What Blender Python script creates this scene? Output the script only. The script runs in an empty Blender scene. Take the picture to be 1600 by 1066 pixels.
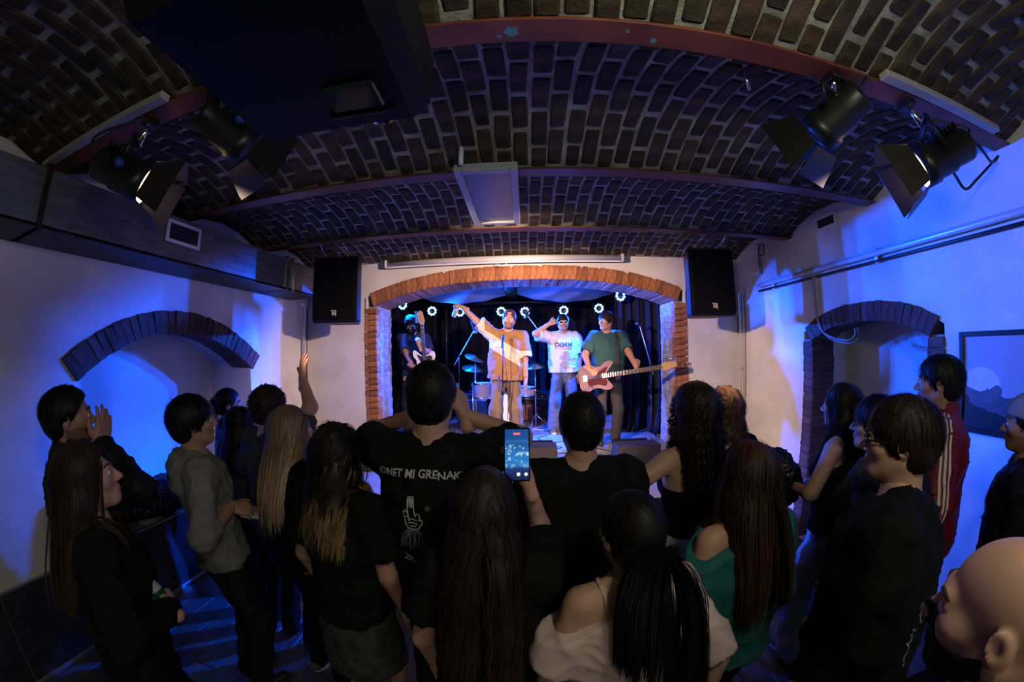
import bpy, bmesh, math, random
import numpy as np
from mathutils import Vector, Matrix
from mathutils.bvhtree import BVHTree

# ------------------------------------------------------------------ camera, world, exposure
scene = bpy.context.scene
COL = scene.collection
CAM_Z = 2.0
YAW, PITCH, ROLL = 0.0391, 0.0224, 0.016
FPX = 540.0                                   # stereographic fisheye, focal length in pixels of a 1600 px wide frame


def setup_camera():
    c, s = math.cos, math.sin
    Rz = np.array([[c(YAW), -s(YAW), 0], [s(YAW), c(YAW), 0], [0, 0, 1]])
    Rx = np.array([[1, 0, 0], [0, c(PITCH), -s(PITCH)], [0, s(PITCH), c(PITCH)]])
    Ry = np.array([[c(ROLL), 0, s(ROLL)], [0, 1, 0], [-s(ROLL), 0, c(ROLL)]])
    M = Rz @ Rx @ Ry
    cd = bpy.data.cameras.new('camera')
    cam = bpy.data.objects.new('camera', cd)
    COL.objects.link(cam)
    m = Matrix.Identity(4)
    for i in range(3):
        m[i][0], m[i][1], m[i][2] = M[i][0], M[i][2], -M[i][1]
    m[2][3] = CAM_Z
    cam.matrix_world = m
    cd.type = 'PANO'
    cd.sensor_fit = 'HORIZONTAL'
    cd.sensor_width = 36.0
    cd.sensor_height = 36.0 * 1066 / 1600
    cd.clip_start = 0.02
    tgt = cd if hasattr(cd, 'panorama_type') else cd.cycles
    tgt.panorama_type = 'FISHEYE_LENS_POLYNOMIAL'
    f = FPX * 36.0 / 1600.0
    r = np.linspace(0.05, 22.5, 300)
    th = 2 * np.arctan(r / (2 * f))
    A = np.stack([r, r ** 2, r ** 3, r ** 4], 1)
    k = np.linalg.lstsq(A, th, rcond=None)[0]
    tgt.fisheye_fov = math.radians(200)
    tgt.fisheye_polynomial_k0 = 0.0
    tgt.fisheye_polynomial_k1 = -float(k[0])
    tgt.fisheye_polynomial_k2 = -float(k[1])
    tgt.fisheye_polynomial_k3 = -float(k[2])
    tgt.fisheye_polynomial_k4 = -float(k[3])
    cd.lens = 12.0
    scene.camera = cam


setup_camera()
vs = scene.view_settings
vs.view_transform = 'Standard'
vs.look = 'None'
vs.exposure = 0.0
vs.gamma = 1.0
vs.use_curve_mapping = False
scene.cycles.max_bounces = 6
scene.cycles.diffuse_bounces = 1
scene.cycles.glossy_bounces = 2

world = bpy.data.worlds.new('world')
scene.world = world
world.use_nodes = True
world.node_tree.nodes['Background'].inputs[0].default_value = (0.10, 0.22, 0.30, 1)
world.node_tree.nodes['Background'].inputs[1].default_value = 0.008

R = math.radians


def lamp(name, kind, loc, color, power, target=None, **kw):
    ld = bpy.data.lights.new(name, kind)
    ld.color = color
    ld.energy = power
    for k, v in kw.items():
        setattr(ld, k, v)
    o = bpy.data.objects.new(name, ld)
    COL.objects.link(o)
    o.location = loc
    if target is not None:
        o.rotation_euler = (Vector(target) - Vector(loc)).to_track_quat('-Z', 'Y').to_euler()
    return o


# the hall lamp behind the photographer, under the vault
lamp('hall_lamp', 'POINT', (0.58, -0.10, 2.76), (0.95, 0.95, 0.70), 22.0, shadow_soft_size=0.10)
lamp('fill_lamp', 'POINT', (0.55, -1.75, 2.25), (1.0, 0.92, 0.76), 20.0, shadow_soft_size=0.15)  # added unseen fill behind the camera, brightens the backs of the audience

# stage wash: LED spot cans along the back truss, all set to blue: (x, y, z), aim
LED_SPOTS = [((-1.83, 5.00, 2.69), (0.3, 4.9, 0.9), 104, 1.7), ((-1.60, 5.8, 2.67), (2.8, 2.1, 2.0), 46, 1.0), ((-1.11, 5.8, 2.64), (2.8, 1.45, 2.35), 38, 1.0),
             ((-0.40, 5.8, 2.63), (2.8, 2.7, 1.8), 48, 1.0), ((0.0, 5.8, 2.62), (-3.2, 2.2, 1.3), 30, 1.1), ((0.655, 5.8, 2.63), (-3.2, 2.0, 1.35), 28, 1.1),
             ((1.26, 5.8, 2.66), (-2.9, 3.0, 1.7), 34, 1.0), ((1.41, 5.00, 2.75), (-0.4, 4.0, 0.75), 66, 2.2)]
LED_POWER = 1500.0
for i, (p, t, cone, pw) in enumerate(LED_SPOTS):
    d = (Vector(t) - Vector(p)).normalized()
    lamp('stage_led_beam', 'SPOT', Vector(p) + d * 0.04, (0.0, 0.085, 1.0), LED_POWER * pw, t, spot_size=R(cone), spot_blend=0.6, shadow_soft_size=0.05)

# theatre spots on the first beam, warm white on the band: (lens position, aim)
FRESNELS = [((-1.73, 1.00, 2.77), (1.0, 4.3, 1.3), 1), ((-1.24, 1.16, 2.92), (0.0, 4.6, 1.5), 0),
            ((1.30, 1.12, 2.90), (0.0, 4.6, 1.5), 0), ((1.80, 0.98, 2.76), (-1.0, 4.3, 1.3), 1)]
FRES_POWER = 820.0


# ------------------------------------------------------------------ materials
MATS = {}


def nd(nt, t, **kw):
    n = nt.nodes.new(t)
    for k, v in kw.items():
        setattr(n, k, v)
    return n


def mat(name, col, rough=0.6, metal=0.0, var=0.0, scale=8.0, bump=0.0, bscale=None, emit=None, estr=0.0, rnd=0.0, spec=0.5,
        alpha=1.0, trans=0.0, col2=None, stretch=None, sheen=0.0, coat=0.0):
    if name in MATS:
        return MATS[name]
    m = bpy.data.materials.new(name)
    MATS[name] = m
    m.use_nodes = True
    nt = m.node_tree
    b = nt.nodes['Principled BSDF']
    b.inputs['Base Color'].default_value = (*col, 1)
    b.inputs['Roughness'].default_value = rough
    b.inputs['Metallic'].default_value = metal
    b.inputs['Specular IOR Level'].default_value = spec
    if coat:
        b.inputs['Coat Weight'].default_value = coat
    if sheen:
        b.inputs['Sheen Weight'].default_value = sheen
    if alpha < 1:
        b.inputs['Alpha'].default_value = alpha
    if trans:
        b.inputs['Transmission Weight'].default_value = trans
    if emit:
        b.inputs['Emission Color'].default_value = (*emit, 1)
        b.inputs['Emission Strength'].default_value = estr
    L = nt.links
    src = None
    if var or bump or col2:
        tc = nd(nt, 'ShaderNodeTexCoord')
        mp = nd(nt, 'ShaderNodeMapping')
        L.new(tc.outputs['Object'], mp.inputs[0])
        if stretch:
            mp.inputs['Scale'].default_value = stretch
        nz = nd(nt, 'ShaderNodeTexNoise')
        nz.inputs['Scale'].default_value = scale
        nz.inputs['Detail'].default_value = 6
        L.new(mp.outputs[0], nz.inputs[0])
        if var or col2:
            cr = nd(nt, 'ShaderNodeValToRGB')
            c2 = col2 if col2 else tuple(min(1, c * (1 + var)) for c in col)
            c1 = col if col2 else tuple(c * (1 - var) for c in col)
            cr.color_ramp.elements[0].position = 0.36
            cr.color_ramp.elements[1].position = 0.64
            cr.color_ramp.elements[0].color = (*c1, 1)
            cr.color_ramp.elements[1].color = (*c2, 1)
            L.new(nz.outputs['Fac'], cr.inputs[0])
            src = cr.outputs[0]
        if bump:
            n2 = nd(nt, 'ShaderNodeTexNoise')
            n2.inputs['Scale'].default_value = bscale or scale * 3
            n2.inputs['Detail'].default_value = 5
            L.new(mp.outputs[0], n2.inputs[0])
            bp = nd(nt, 'ShaderNodeBump')
            bp.inputs['Strength'].default_value = bump
            bp.inputs['Distance'].default_value = 0.01
            L.new(n2.outputs['Fac'], bp.inputs['Height'])
            L.new(bp.outputs[0], b.inputs['Normal'])
    if rnd:
        oi = nd(nt, 'ShaderNodeObjectInfo')
        hs = nd(nt, 'ShaderNodeHueSaturation')
        ma = nd(nt, 'ShaderNodeMapRange')
        ma.inputs[3].default_value = 1 - rnd
        ma.inputs[4].default_value = 1 + rnd
        L.new(oi.outputs['Random'], ma.inputs[0])
        L.new(ma.outputs[0], hs.inputs['Value'])
        if src:
            L.new(src, hs.inputs['Color'])
        else:
            hs.inputs['Color'].default_value = (*col, 1)
        src = hs.outputs[0]
    if src:
        L.new(src, b.inputs['Base Color'])
    return m


# ------------------------------------------------------------------ mesh helpers
def V3(*a):
    return np.array(a, float)


class MB:
    """collects faces and becomes ONE mesh object"""

    def __init__(s):
        s.v, s.f, s.sm, s.mi = [], [], [], []
        s.smooth = False
        s.m = 0

    def add(s, vs, fs):
        o = len(s.v)
        s.v += [tuple(map(float, p)) for p in vs]
        for f in fs:
            s.f.append(tuple(i + o for i in f))
            s.sm.append(s.smooth)
            s.mi.append(s.m)
        return s

    def box(s, c, d, rot=None, bev=0.0):
        hx, hy, hz = d[0] / 2, d[1] / 2, d[2] / 2
        if bev <= 0:
            P = [(x * hx, y * hy, z * hz) for z in (-1, 1) for y in (-1, 1) for x in (-1, 1)]
            F = [(0, 2, 3, 1), (4, 5, 7, 6), (0, 1, 5, 4), (2, 6, 7, 3), (0, 4, 6, 2), (1, 3, 7, 5)]
        else:
            b = min(bev, hx * .95, hy * .95, hz * .95)
            P = []
            for z in (-1, 1):
                for y in (-1, 1):
                    for x in (-1, 1):
                        P += [(x * hx, y * (hy - b), z * (hz - b)), (x * (hx - b), y * hy, z * (hz - b)), (x * (hx - b), y * (hy - b), z * hz)]
            def I(x, y, z, k): return ((z > 0) * 4 + (y > 0) * 2 + (x > 0)) * 3 + k
            F = []
            for sg in (-1, 1):
                q = [I(sg, -1, -1, 0), I(sg, 1, -1, 0), I(sg, 1, 1, 0), I(sg, -1, 1, 0)]
                F.append(q if sg > 0 else q[::-1])
                q = [I(-1, sg, -1, 1), I(1, sg, -1, 1), I(1, sg, 1, 1), I(-1, sg, 1, 1)]
                F.append(q[::-1] if sg > 0 else q)
                q = [I(-1, -1, sg, 2), I(1, -1, sg, 2), I(1, 1, sg, 2), I(-1, 1, sg, 2)]
                F.append(q if sg > 0 else q[::-1])
            for a in (-1, 1):
                for c2 in (-1, 1):
                    q = [I(a, c2, -1, 0), I(a, c2, -1, 1), I(a, c2, 1, 1), I(a, c2, 1, 0)]
                    F.append(q if a * c2 < 0 else q[::-1])
                    q = [I(a, -1, c2, 0), I(a, -1, c2, 2), I(a, 1, c2, 2), I(a, 1, c2, 0)]
                    F.append(q if a * c2 > 0 else q[::-1])
                    q = [I(-1, a, c2, 1), I(-1, a, c2, 2), I(1, a, c2, 2), I(1, a, c2, 1)]
                    F.append(q if a * c2 < 0 else q[::-1])
            for x in (-1, 1):
                for y in (-1, 1):
                    for z in (-1, 1):
                        q = [I(x, y, z, 0), I(x, y, z, 1), I(x, y, z, 2)]
                        F.append(q if x * y * z > 0 else q[::-1])
        P = np.array(P)
        if rot is not None:
            P = P @ np.array(rot).T
        return s.add(P + np.array(c, float), F)

    def tube(s, pts, r, n=8, cap=True, up=None):
        pts = [np.array(p, float) for p in pts]
        k = len(pts)
        rs = r if hasattr(r, '__len__') else [r] * k
        rings = []
        pu = None
        for i in range(k):
            t = pts[min(i + 1, k - 1)] - pts[max(i - 1, 0)]
            t = t / (np.linalg.norm(t) + 1e-12)
            if pu is None:
                u = np.cross(t, (0, 0, 1) if abs(t[2]) < .9 else (1, 0, 0))
            else:
                u = pu - t * (pu @ t)
            u = u / (np.linalg.norm(u) + 1e-12)
            pu = u
            w = np.cross(t, u)
            rings.append([pts[i] + rs[i] * (math.cos(a) * u + math.sin(a) * w) for a in np.arange(n) * 2 * math.pi / n])
        P = [p for rg in rings for p in rg]
        F = []
        for i in range(k - 1):
            for j in range(n):
                a, b = i * n + j, i * n + (j + 1) % n
                F.append((a, b, b + n, a + n))
        if cap:
            F.append(tuple(range(n))[::-1])
            F.append(tuple(range((k - 1) * n, k * n)))
        sm = s.smooth
        s.smooth = n > 5
        s.add(P, F)
        s.smooth = sm
        return s

    def lathe(s, prof, c=(0, 0, 0), ax=(0, 0, 1), n=20):
        """prof: (radius, height) pairs along ax from c"""
        ax = np.array(ax, float)
        ax = ax / np.linalg.norm(ax)
        u = np.cross(ax, (0, 0, 1) if abs(ax[2]) < .9 else (1, 0, 0))
        u = u / np.linalg.norm(u)
        w = np.cross(ax, u)
        c = np.array(c, float)
        P, F = [], []
        for r, h in prof:
            for a in np.arange(n) * 2 * math.pi / n:
                P.append(c + ax * h + max(r, 1e-5) * (math.cos(a) * u + math.sin(a) * w))
        for i in range(len(prof) - 1):
            for j in range(n):
                a, b = i * n + j, i * n + (j + 1) % n
                F.append((a, b, b + n, a + n))
        sm = s.smooth
        s.smooth = True
        s.add(P, F)
        s.smooth = sm
        return s

    def prism(s, poly, h, c=(0, 0, 0), ux=(1, 0, 0), uy=(0, 1, 0)):
        """polygon (2d) extruded along ux x uy, centred in thickness"""
        ux, uy = np.array(ux, float), np.array(uy, float)
        w = np.cross(ux, uy)
        c = np.array(c, float)
        n = len(poly)
        P = [c + ux * p[0] + uy * p[1] - w * h / 2 for p in poly] + [c + ux * p[0] + uy * p[1] + w * h / 2 for p in poly]
        F = [tuple(range(n))[::-1], tuple(range(n, 2 * n))] + [(i, (i + 1) % n, (i + 1) % n + n, i + n) for i in range(n)]
        return s.add(P, F)

    def build(s, name, m, parent=None, kind=None):
        me = bpy.data.meshes.new(name)
        me.from_pydata(s.v, [], s.f)
        if any(s.sm):
            me.polygons.foreach_set('use_smooth', s.sm)
        for mm in (m if isinstance(m, (list, tuple)) else [m]):
            me.materials.append(mm)
        if any(s.mi):
            me.polygons.foreach_set('material_index', s.mi)
        me.update()
        o = bpy.data.objects.new(name, me)
        COL.objects.link(o)
        if parent is not None:
            o.parent = parent
        if kind:
            o['kind'] = kind
        return o


def tag(o, label, cat=None, group=None, kind=None):
    o['label'] = label
    if cat:
        o['category'] = cat
    if group:
        o['group'] = group
    if kind:
        o['kind'] = kind
    return o


def thing(name, label, cat, loc=(0, 0, 0), rz=0.0, group=None):
    o = bpy.data.objects.new(name, None)
    o.empty_display_size = 0.1
    COL.objects.link(o)
    o.location = loc
    o.rotation_euler = (0, 0, rz)
    return tag(o, label, cat, group)


def inst(me, name, parent, matrix):
    o = bpy.data.objects.new(name, me)
    COL.objects.link(o)
    o.parent = parent
    o.matrix_local = matrix
    return o


def mrot(ax, ang):
    return np.array(Matrix.Rotation(ang, 3, Vector(ax)))


def frame(x, y, z, t):
    """4x4 from three axis vectors and an origin"""
    m = Matrix.Identity(4)
    for i in range(3):
        m[i][0], m[i][1], m[i][2], m[i][3] = x[i], y[i], z[i], t[i]
    return m


def look(d, up=(0, 0, 1)):
    """3x3 whose Y axis is d"""
    d = np.array(d, float)
    d = d / np.linalg.norm(d)
    x = np.cross(d, up)
    x = x / np.linalg.norm(x)
    z = np.cross(x, d)
    return np.stack([x, d, z], 1)


def bez(p, n=12):
    """Catmull-Rom through points"""
    p = [np.array(q, float) for q in p]
    p = [2 * p[0] - p[1]] + p + [2 * p[-1] - p[-2]]
    out = []
    for i in range(1, len(p) - 2):
        for t in np.linspace(0, 1, n, endpoint=False):
            a, b, c, d = p[i - 1], p[i], p[i + 1], p[i + 2]
            out.append(.5 * (2 * b + (c - a) * t + (2 * a - 5 * b + 4 * c - d) * t * t + (3 * b - a - 3 * c + d) * t ** 3))
    out.append(p[-2])
    return out


def text_mesh(body, size, parent, m, matrix, name='lettering', shear=0.0, depth=0.0006, bold=0.0, spacing=1.0, jitter=0, wrap=None):
    """flat lettering as a mesh; wrap(p) maps each local point onto the carrier"""
    cu = bpy.data.curves.new(name, 'FONT')
    cu.body = body
    cu.size = size
    cu.align_x = 'CENTER'
    cu.shear = shear
    cu.space_character = spacing
    cu.extrude = depth
    cu.resolution_u = 3
    cu.offset = bold
    t = bpy.data.objects.new(name, cu)
    COL.objects.link(t)
    dg = bpy.context.evaluated_depsgraph_get()
    me = bpy.data.meshes.new_from_object(t.evaluated_get(dg))
    bpy.data.objects.remove(t)
    bpy.data.curves.remove(cu)
    if wrap:
        bm = bmesh.new()
        bm.from_mesh(me)
        bmesh.ops.subdivide_edges(bm, edges=[e for e in bm.edges if e.calc_length() > size * .3], cuts=2)
        for v in bm.verts:
            v.co = Vector(wrap(v.co))
        bm.to_mesh(me)
        bm.free()
    me.name = name
    me.materials.clear()
    me.materials.append(m)
    o = bpy.data.objects.new(name, me)
    COL.objects.link(o)
    if parent is not None:
        o.parent = parent
    o.matrix_local = matrix
    return o

# ------------------------------------------------------------------ the room
XL, XR, YF, YB = -2.9, 2.8, 4.1, -3.4
ZB = 3.10                                   # underside of the vault at the beams
BEAMS = [-0.145, 0.92, 1.985, 3.05, 4.10]
RISE = 0.14
STZ = 0.72                                  # stage floor

plaster = mat('plaster', (0.68, 0.655, 0.635), 0.85, var=0.10, scale=2.2, bump=0.25, bscale=40)
mortar = mat('lime_mortar', (0.285, 0.28, 0.235), 0.95, var=0.35, scale=9, bump=0.9, bscale=60)
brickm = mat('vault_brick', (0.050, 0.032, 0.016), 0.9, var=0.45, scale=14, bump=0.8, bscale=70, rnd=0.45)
archm = mat('arch_brick', (0.30, 0.115, 0.050), 0.85, var=0.35, scale=16, bump=0.7, bscale=70, rnd=0.30)
nichem = mat('niche_brick', (0.10, 0.055, 0.045), 0.9, var=0.35, scale=16, bump=0.7, bscale=70, rnd=0.30)
whiteb = mat('whitewashed_brick', (0.27, 0.26, 0.275), 0.8, var=0.25, scale=12, bump=0.7, bscale=50, rnd=0.18)
redpaint = mat('red_oxide_paint', (0.17, 0.040, 0.014), 0.55, var=0.25, scale=5, bump=0.1, bscale=60)
beamdark = mat('beam_brown_paint', (0.10, 0.03, 0.018), 0.45, var=0.25, scale=5)
tealchip = mat('teal_paint_chip', (0.10, 0.30, 0.28), 0.6)
plankm = mat('floor_plank', (0.075, 0.072, 0.075), 0.42, var=0.35, scale=5, stretch=(14, 1, 1), rnd=0.25, bump=0.15)
dadom = mat('dado_panel', (0.030, 0.032, 0.036), 0.45, var=0.3, scale=4, stretch=(3, 3, 22))
edgem = mat('aluminium_edge', (0.55, 0.56, 0.58), 0.35, 0.9)
ductm = mat('galvanised_duct', (0.17, 0.18, 0.19), 0.42, 0.75, var=0.22, scale=7, stretch=(1, 1, 5))
blackp = mat('black_plastic', (0.007, 0.007, 0.008), 0.5, spec=.2, var=0.2, scale=20, bump=0.1, bscale=220)
blackm = mat('black_metal', (0.014, 0.015, 0.016), 0.38, 0.3)
whitep = mat('white_paint_metal', (0.72, 0.71, 0.69), 0.4)
chrome = mat('chrome', (0.75, 0.76, 0.78), 0.18, 1.0)
pipem = mat('grey_pipe', (0.60, 0.60, 0.60), 0.38, 0.25)
rubber = mat('cable_rubber', (0.012, 0.012, 0.013), 0.5)
stagem = mat('stage_floor', (0.24, 0.24, 0.26), 0.55, var=0.15, scale=6, bump=0.1, bscale=60)
curtm = mat('black_curtain', (0.007, 0.007, 0.011), 0.9, spec=.1)
clothm = mat('ceiling_cloth', (0.24, 0.25, 0.31), 0.85)
rnd = random.Random(7)


def brick_meshes(name, L, W, H, m, n=6, seed=1, b=0.008):
    """a few worn bricks, long axis Y, visible face -Z"""
    out = []
    rr = random.Random(seed)
    for i in range(n):
        mb = MB()
        mb.box((0, 0, 0), (W, L, H), bev=b)
        o = []
        for (x, y, z) in mb.v:
            o.append((x + rr.uniform(-1, 1) * min(W, .09) * .05, y + rr.uniform(-1, 1) * min(W, .09) * .06, z + rr.uniform(-1, 1) * min(H, .09) * .05))
        mb.v = o
        me = bpy.data.meshes.new(name)
        me.from_pydata(mb.v, [], mb.f)
        me.materials.append(m)
        out.append(me)
    return out


# floor ------------------------------------------------------------
fl = MB().box(((XL + XR) / 2, (YB + YF) / 2, -0.06), (XR - XL + 2, YF - YB + 0.02, 0.10)).build('floor', mat('floor_base', (0.02, 0.02, 0.02), 0.8))
tag(fl, 'dark plank floor of the cellar hall', kind='structure')
pw = 0.19
pm = [MB().box((0, 0, 0), (pw - 0.004, 1.2 - 0.004, 0.02), bev=0.003) for _ in range(1)]
me0 = bpy.data.meshes.new('plank')
me0.from_pydata(pm[0].v, [], pm[0].f)
me0.materials.append(plankm)
for i in range(30):
    for j in range(4):
        inst(me0, 'plank', fl, Matrix.Translation((XL + pw * (i + .5), -0.55 + 1.2 * j + (0.6 if i % 2 else 0), -0.01 + 0.0)))

# vault bays ---------------------------------------------------------
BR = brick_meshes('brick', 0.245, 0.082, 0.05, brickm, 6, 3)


def vault_z(u, half):
    Rr = (half ** 2 + RISE ** 2) / (2 * RISE)
    return ZB + RISE - (Rr - math.sqrt(max(Rr * Rr - u * u, 0))), u / Rr


def vault(i, y0, y1, bricks=True):
    half = (y1 - y0) / 2 - 0.015
    yc = (y0 + y1) / 2
    mb = MB()
    mb.smooth = True
    P, F = [], []
    n = 16
    for k in range(n + 1):
        u = -half - 0.015 + (2 * half + 0.03) * k / n
        z, _ = vault_z(max(-half, min(half, u)), half)
        for x in (XL - 0.02, XR + 0.02):
            P.append((x, yc + u, z + 0.008))
    for k in range(n):
        F.append((2 * k, 2 * k + 2, 2 * k + 3, 2 * k + 1))
    o0 = len(P)
    P += [(p[0], p[1], ZB + 0.45) for p in P]
    for k in range(n):
        F.append((o0 + 2 * k, o0 + 2 * k + 1, o0 + 2 * k + 3, o0 + 2 * k + 2))
    mb.add(P, F)
    o = mb.build('ceiling', mortar)
    tag(o, ['brick vault bay right above the photographer', 'brick vault bay behind the red painted beam', 'third brick vault bay, behind the hanging panel lamp',
            'farthest brick vault bay, against the stage wall'][i] if i < 4 else 'mortared vault bay behind the photographer', kind='structure')
    if not bricks:
        return
    Rr = (half ** 2 + RISE ** 2) / (2 * RISE)
    arc = 2 * Rr * math.asin(half / Rr)
    pitch = 0.268
    ncol = int((XR - XL) / 0.100)
    for c in range(ncol):
        x = XL + 0.05 + c * (XR - XL) / ncol + rnd.uniform(-.004, .004)
        off = -pitch / 2 * (c % 2) + rnd.uniform(-.02, .02)
        s = -arc / 2 + off
        while s < arc / 2 - 0.03:
            a, b = max(s, -arc / 2) + 0.008, min(s + pitch, arc / 2) - 0.012
            s += pitch
            if b - a < 0.05:
                continue
            m = (a + b) / 2
            th = m / Rr
            y = yc + Rr * math.sin(th)
            z = ZB + RISE - Rr + Rr * math.cos(th)
            yy = V3(0, math.cos(th), -math.sin(th))
            tw = rnd.uniform(-.03, .03)
            xx = V3(1, tw, 0)
            xx = xx / np.linalg.norm(xx)
            zz = np.cross(xx, yy)
            yy = np.cross(zz, xx)
            sc = (b - a) / 0.256
            dep = rnd.uniform(-.004, .004)
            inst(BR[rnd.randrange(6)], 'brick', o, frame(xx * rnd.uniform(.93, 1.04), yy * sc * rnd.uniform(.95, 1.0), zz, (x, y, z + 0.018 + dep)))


for i in range(4):
    vault(i, BEAMS[i], BEAMS[i + 1])
vault(4, -1.21, BEAMS[0], False)
vault(4, -2.275, -1.21, False)
vault(4, YB - 0.1, -2.275, False)

# steel beams -----------------------------------------------------------
beam_lab = ['steel beam above the photographer', 'red oxide painted steel beam carrying the theatre spots', 'dark steel beam by the hanging panel lamp',
            'third dark steel beam before the stage wall']
for i, y in enumerate(BEAMS[:4]):
    b = thing('ceiling_beam', beam_lab[i], 'beam', ((XL + XR) / 2, y, ZB - 0.012))
    b['kind'] = 'structure'
    W = XR - XL
    mm = redpaint if i == 1 else beamdark
    MB().box((0, 0, 0.0), (W, 0.105, 0.014), bev=0.003).build('flange', mm, b)
    MB().box((0, 0, 0.12), (W, 0.012, 0.23)).build('web', mm, b)
    if i == 1:
        for (x, yy, s) in ((-0.07, 0.0, 0.028), (-0.115, 0.022, 0.010), (0.33, -0.012, 0.010), (0.43, 0.02, 0.014)):
            rr = random.Random(int(x * 1000) + 5)
            poly = [(s * rr.uniform(.45, 1.2) * math.cos(a), s * rr.uniform(.45, 1.2) * math.sin(a)) for a in np.arange(9) * 2 * math.pi / 9]
            MB().prism(poly, 0.0012, (x + 0.1, yy, -0.0075)).build('paint_chip', tealchip, b)

# plaster walls ---------------------------------------------------------
def arch_fn(c, half, z0, rise, p):
    return lambda t: z0 + rise * (1 - min(1, abs((t - c) / half)) ** p)


def wall_with_niche(name, label, X, sgn, y0, y1, ztop, oy0, oy1, zsill, zf, depth, samples=26):
    """plaster wall in the plane x = X facing sgn, with an arched recess of the given depth"""
    mb = MB()
    ys = [y0] + list(np.linspace(oy0, oy1, samples)) + [y1]
    P, F = [], []

    def quad(a, b, c, d, flip=False):
        o = len(P)
        P.extend([a, b, c, d])
        F.append((o, o + 1, o + 2, o + 3) if (sgn > 0) != flip else (o + 3, o + 2, o + 1, o))
    for a, b in zip(ys[:-1], ys[1:]):
        if b <= oy0 + 1e-6 or a >= oy1 - 1e-6:
            quad((X, a, 0), (X, b, 0), (X, b, ztop), (X, a, ztop))
        else:
            za, zb = zf(a), zf(b)
            if zsill > 0:
                quad((X, a, 0), (X, b, 0), (X, b, zsill), (X, a, zsill))
            quad((X, a, za), (X, b, zb), (X, b, ztop), (X, a, ztop))
            xb = X - sgn * depth
            quad((X, a, za), (xb, a, za), (xb, b, zb), (X, b, zb))
            quad((xb, a, zsill), (xb, b, zsill), (xb, b, zb), (xb, a, za))
            quad((X, a, zsill), (X, b, zsill), (xb, b, zsill), (xb, a, zsill))
    xb = X - sgn * depth
    quad((X, oy0, zsill), (xb, oy0, zsill), (xb, oy0, zf(oy0)), (X, oy0, zf(oy0)))
    quad((X, oy1, zf(oy1)), (xb, oy1, zf(oy1)), (xb, oy1, zsill), (X, oy1, zsill))
    mb.add(P, F)
    # outer skin so that the wall has a thickness
    t = depth + 0.12
    mb.box((X - sgn * (t + 0.02), (y0 + y1) / 2, ztop / 2), (0.04, y1 - y0 + .4, ztop))
    mb.box((X - sgn * t / 2, y0 - .02, ztop / 2), (t, 0.04, ztop))
    o = mb.build(name, plaster)
    tag(o, label, kind='structure')
    return o


lf = arch_fn(2.15, 0.90, 1.86, 0.36, 2.2)
wall_l = wall_with_niche('wall_left', 'white plaster side wall with shallow brick arched recess', XL, 1, YB, YF, 3.5, 1.27, 3.03, 0.66, lf, 0.62)
rf = arch_fn(2.22, 0.725, 2.10, 0.215, 2.4)
wall_r = wall_with_niche('wall_right', 'white plaster side wall with brick framed doorway recess', XR, -1, YB, YF, 3.5, 1.497, 2.943, 0.0, rf, 0.62)
MB().box((0, YB - 0.06, 1.75), (XR - XL + 1.5, 0.10, 3.5)).build('wall_back', plaster)
tag(bpy.data.objects['wall_back'], 'plain plaster wall behind the photographer', kind='structure')

# dado along the left wall
dd = thing('baseboard_left', 'dark panel dado along the left wall with pale top edge', None)
dd['kind'] = 'structure'
ys = np.arange(YB + .2, YF - 0.02, 0.62)
for a, b in zip(ys[:-1], ys[1:]):
    MB().box((XL + 0.012, (a + b) / 2, 0.33), (0.024, b - a - 0.006, 0.62), bev=0.003).build('panel', dadom, dd)
MB().box((XL + 0.014, (YB + YF) / 2, 0.652), (0.034, YF - YB, 0.020), bev=0.004).build('top_edge', edgem, dd)
MB().box((XL + 0.032, (YB + YF) / 2, 0.022), (0.014, YF - YB, 0.036), bev=0.003).build('floor_strip', edgem, dd)
bb = MB()
for a, b in ((YB, 1.49), (2.94, YF)):
    bb.box((XR - 0.008, (a + b) / 2, 0.05), (0.016, b - a, 0.10), bev=0.003)
tag(bb.build('baseboard_right', dadom), 'dark low baseboard along the right wall', kind='structure')

# front wall with the stage opening -------------------------------------------------
AH_O, AH_I = 2.03, 1.86
fo = arch_fn(0.0, AH_O, 2.69, 0.31, 2.6)
fi = arch_fn(0.0, AH_I, 2.585, 0.245, 2.6)
mb = MB()
P, F = [], []
xs = [XL] + list(np.linspace(-AH_O, AH_O, 41)) + [XR]
for y, fl2 in ((YF, False), (YF + 0.5, True)):
    for a, b in zip(xs[:-1], xs[1:]):
        za = 0 if (a < -AH_O - 1e-6 or b > AH_O + 1e-6) else fo(a) - 0.015
        zb = 0 if (a < -AH_O - 1e-6 or b > AH_O + 1e-6) else fo(b) - 0.015
        o = len(P)
        P += [(a, y, za), (b, y, zb), (b, y, 3.5), (a, y, 3.5)]
        F.append((o, o + 1, o + 2, o + 3) if not fl2 else (o + 3, o + 2, o + 1, o))
mb.add(P, F)
for sx in (-1, 1):
    mb.box((sx * (AH_O - 0.02), YF + 0.25, 1.35), (0.02, 0.49, 2.7))
for a, b in zip(xs[1:-2], xs[2:-1]):
    mb.add([(a, YF, fo(a) - .015), (b, YF, fo(b) - .015), (b, YF + .5, fo(b) - .015), (a, YF + .5, fo(a) - .015)], [(0, 3, 2, 1)])
wall_f = mb.build('wall_front', plaster)
tag(wall_f, 'white plaster stage wall with wide brick arch opening', kind='structure')

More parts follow.
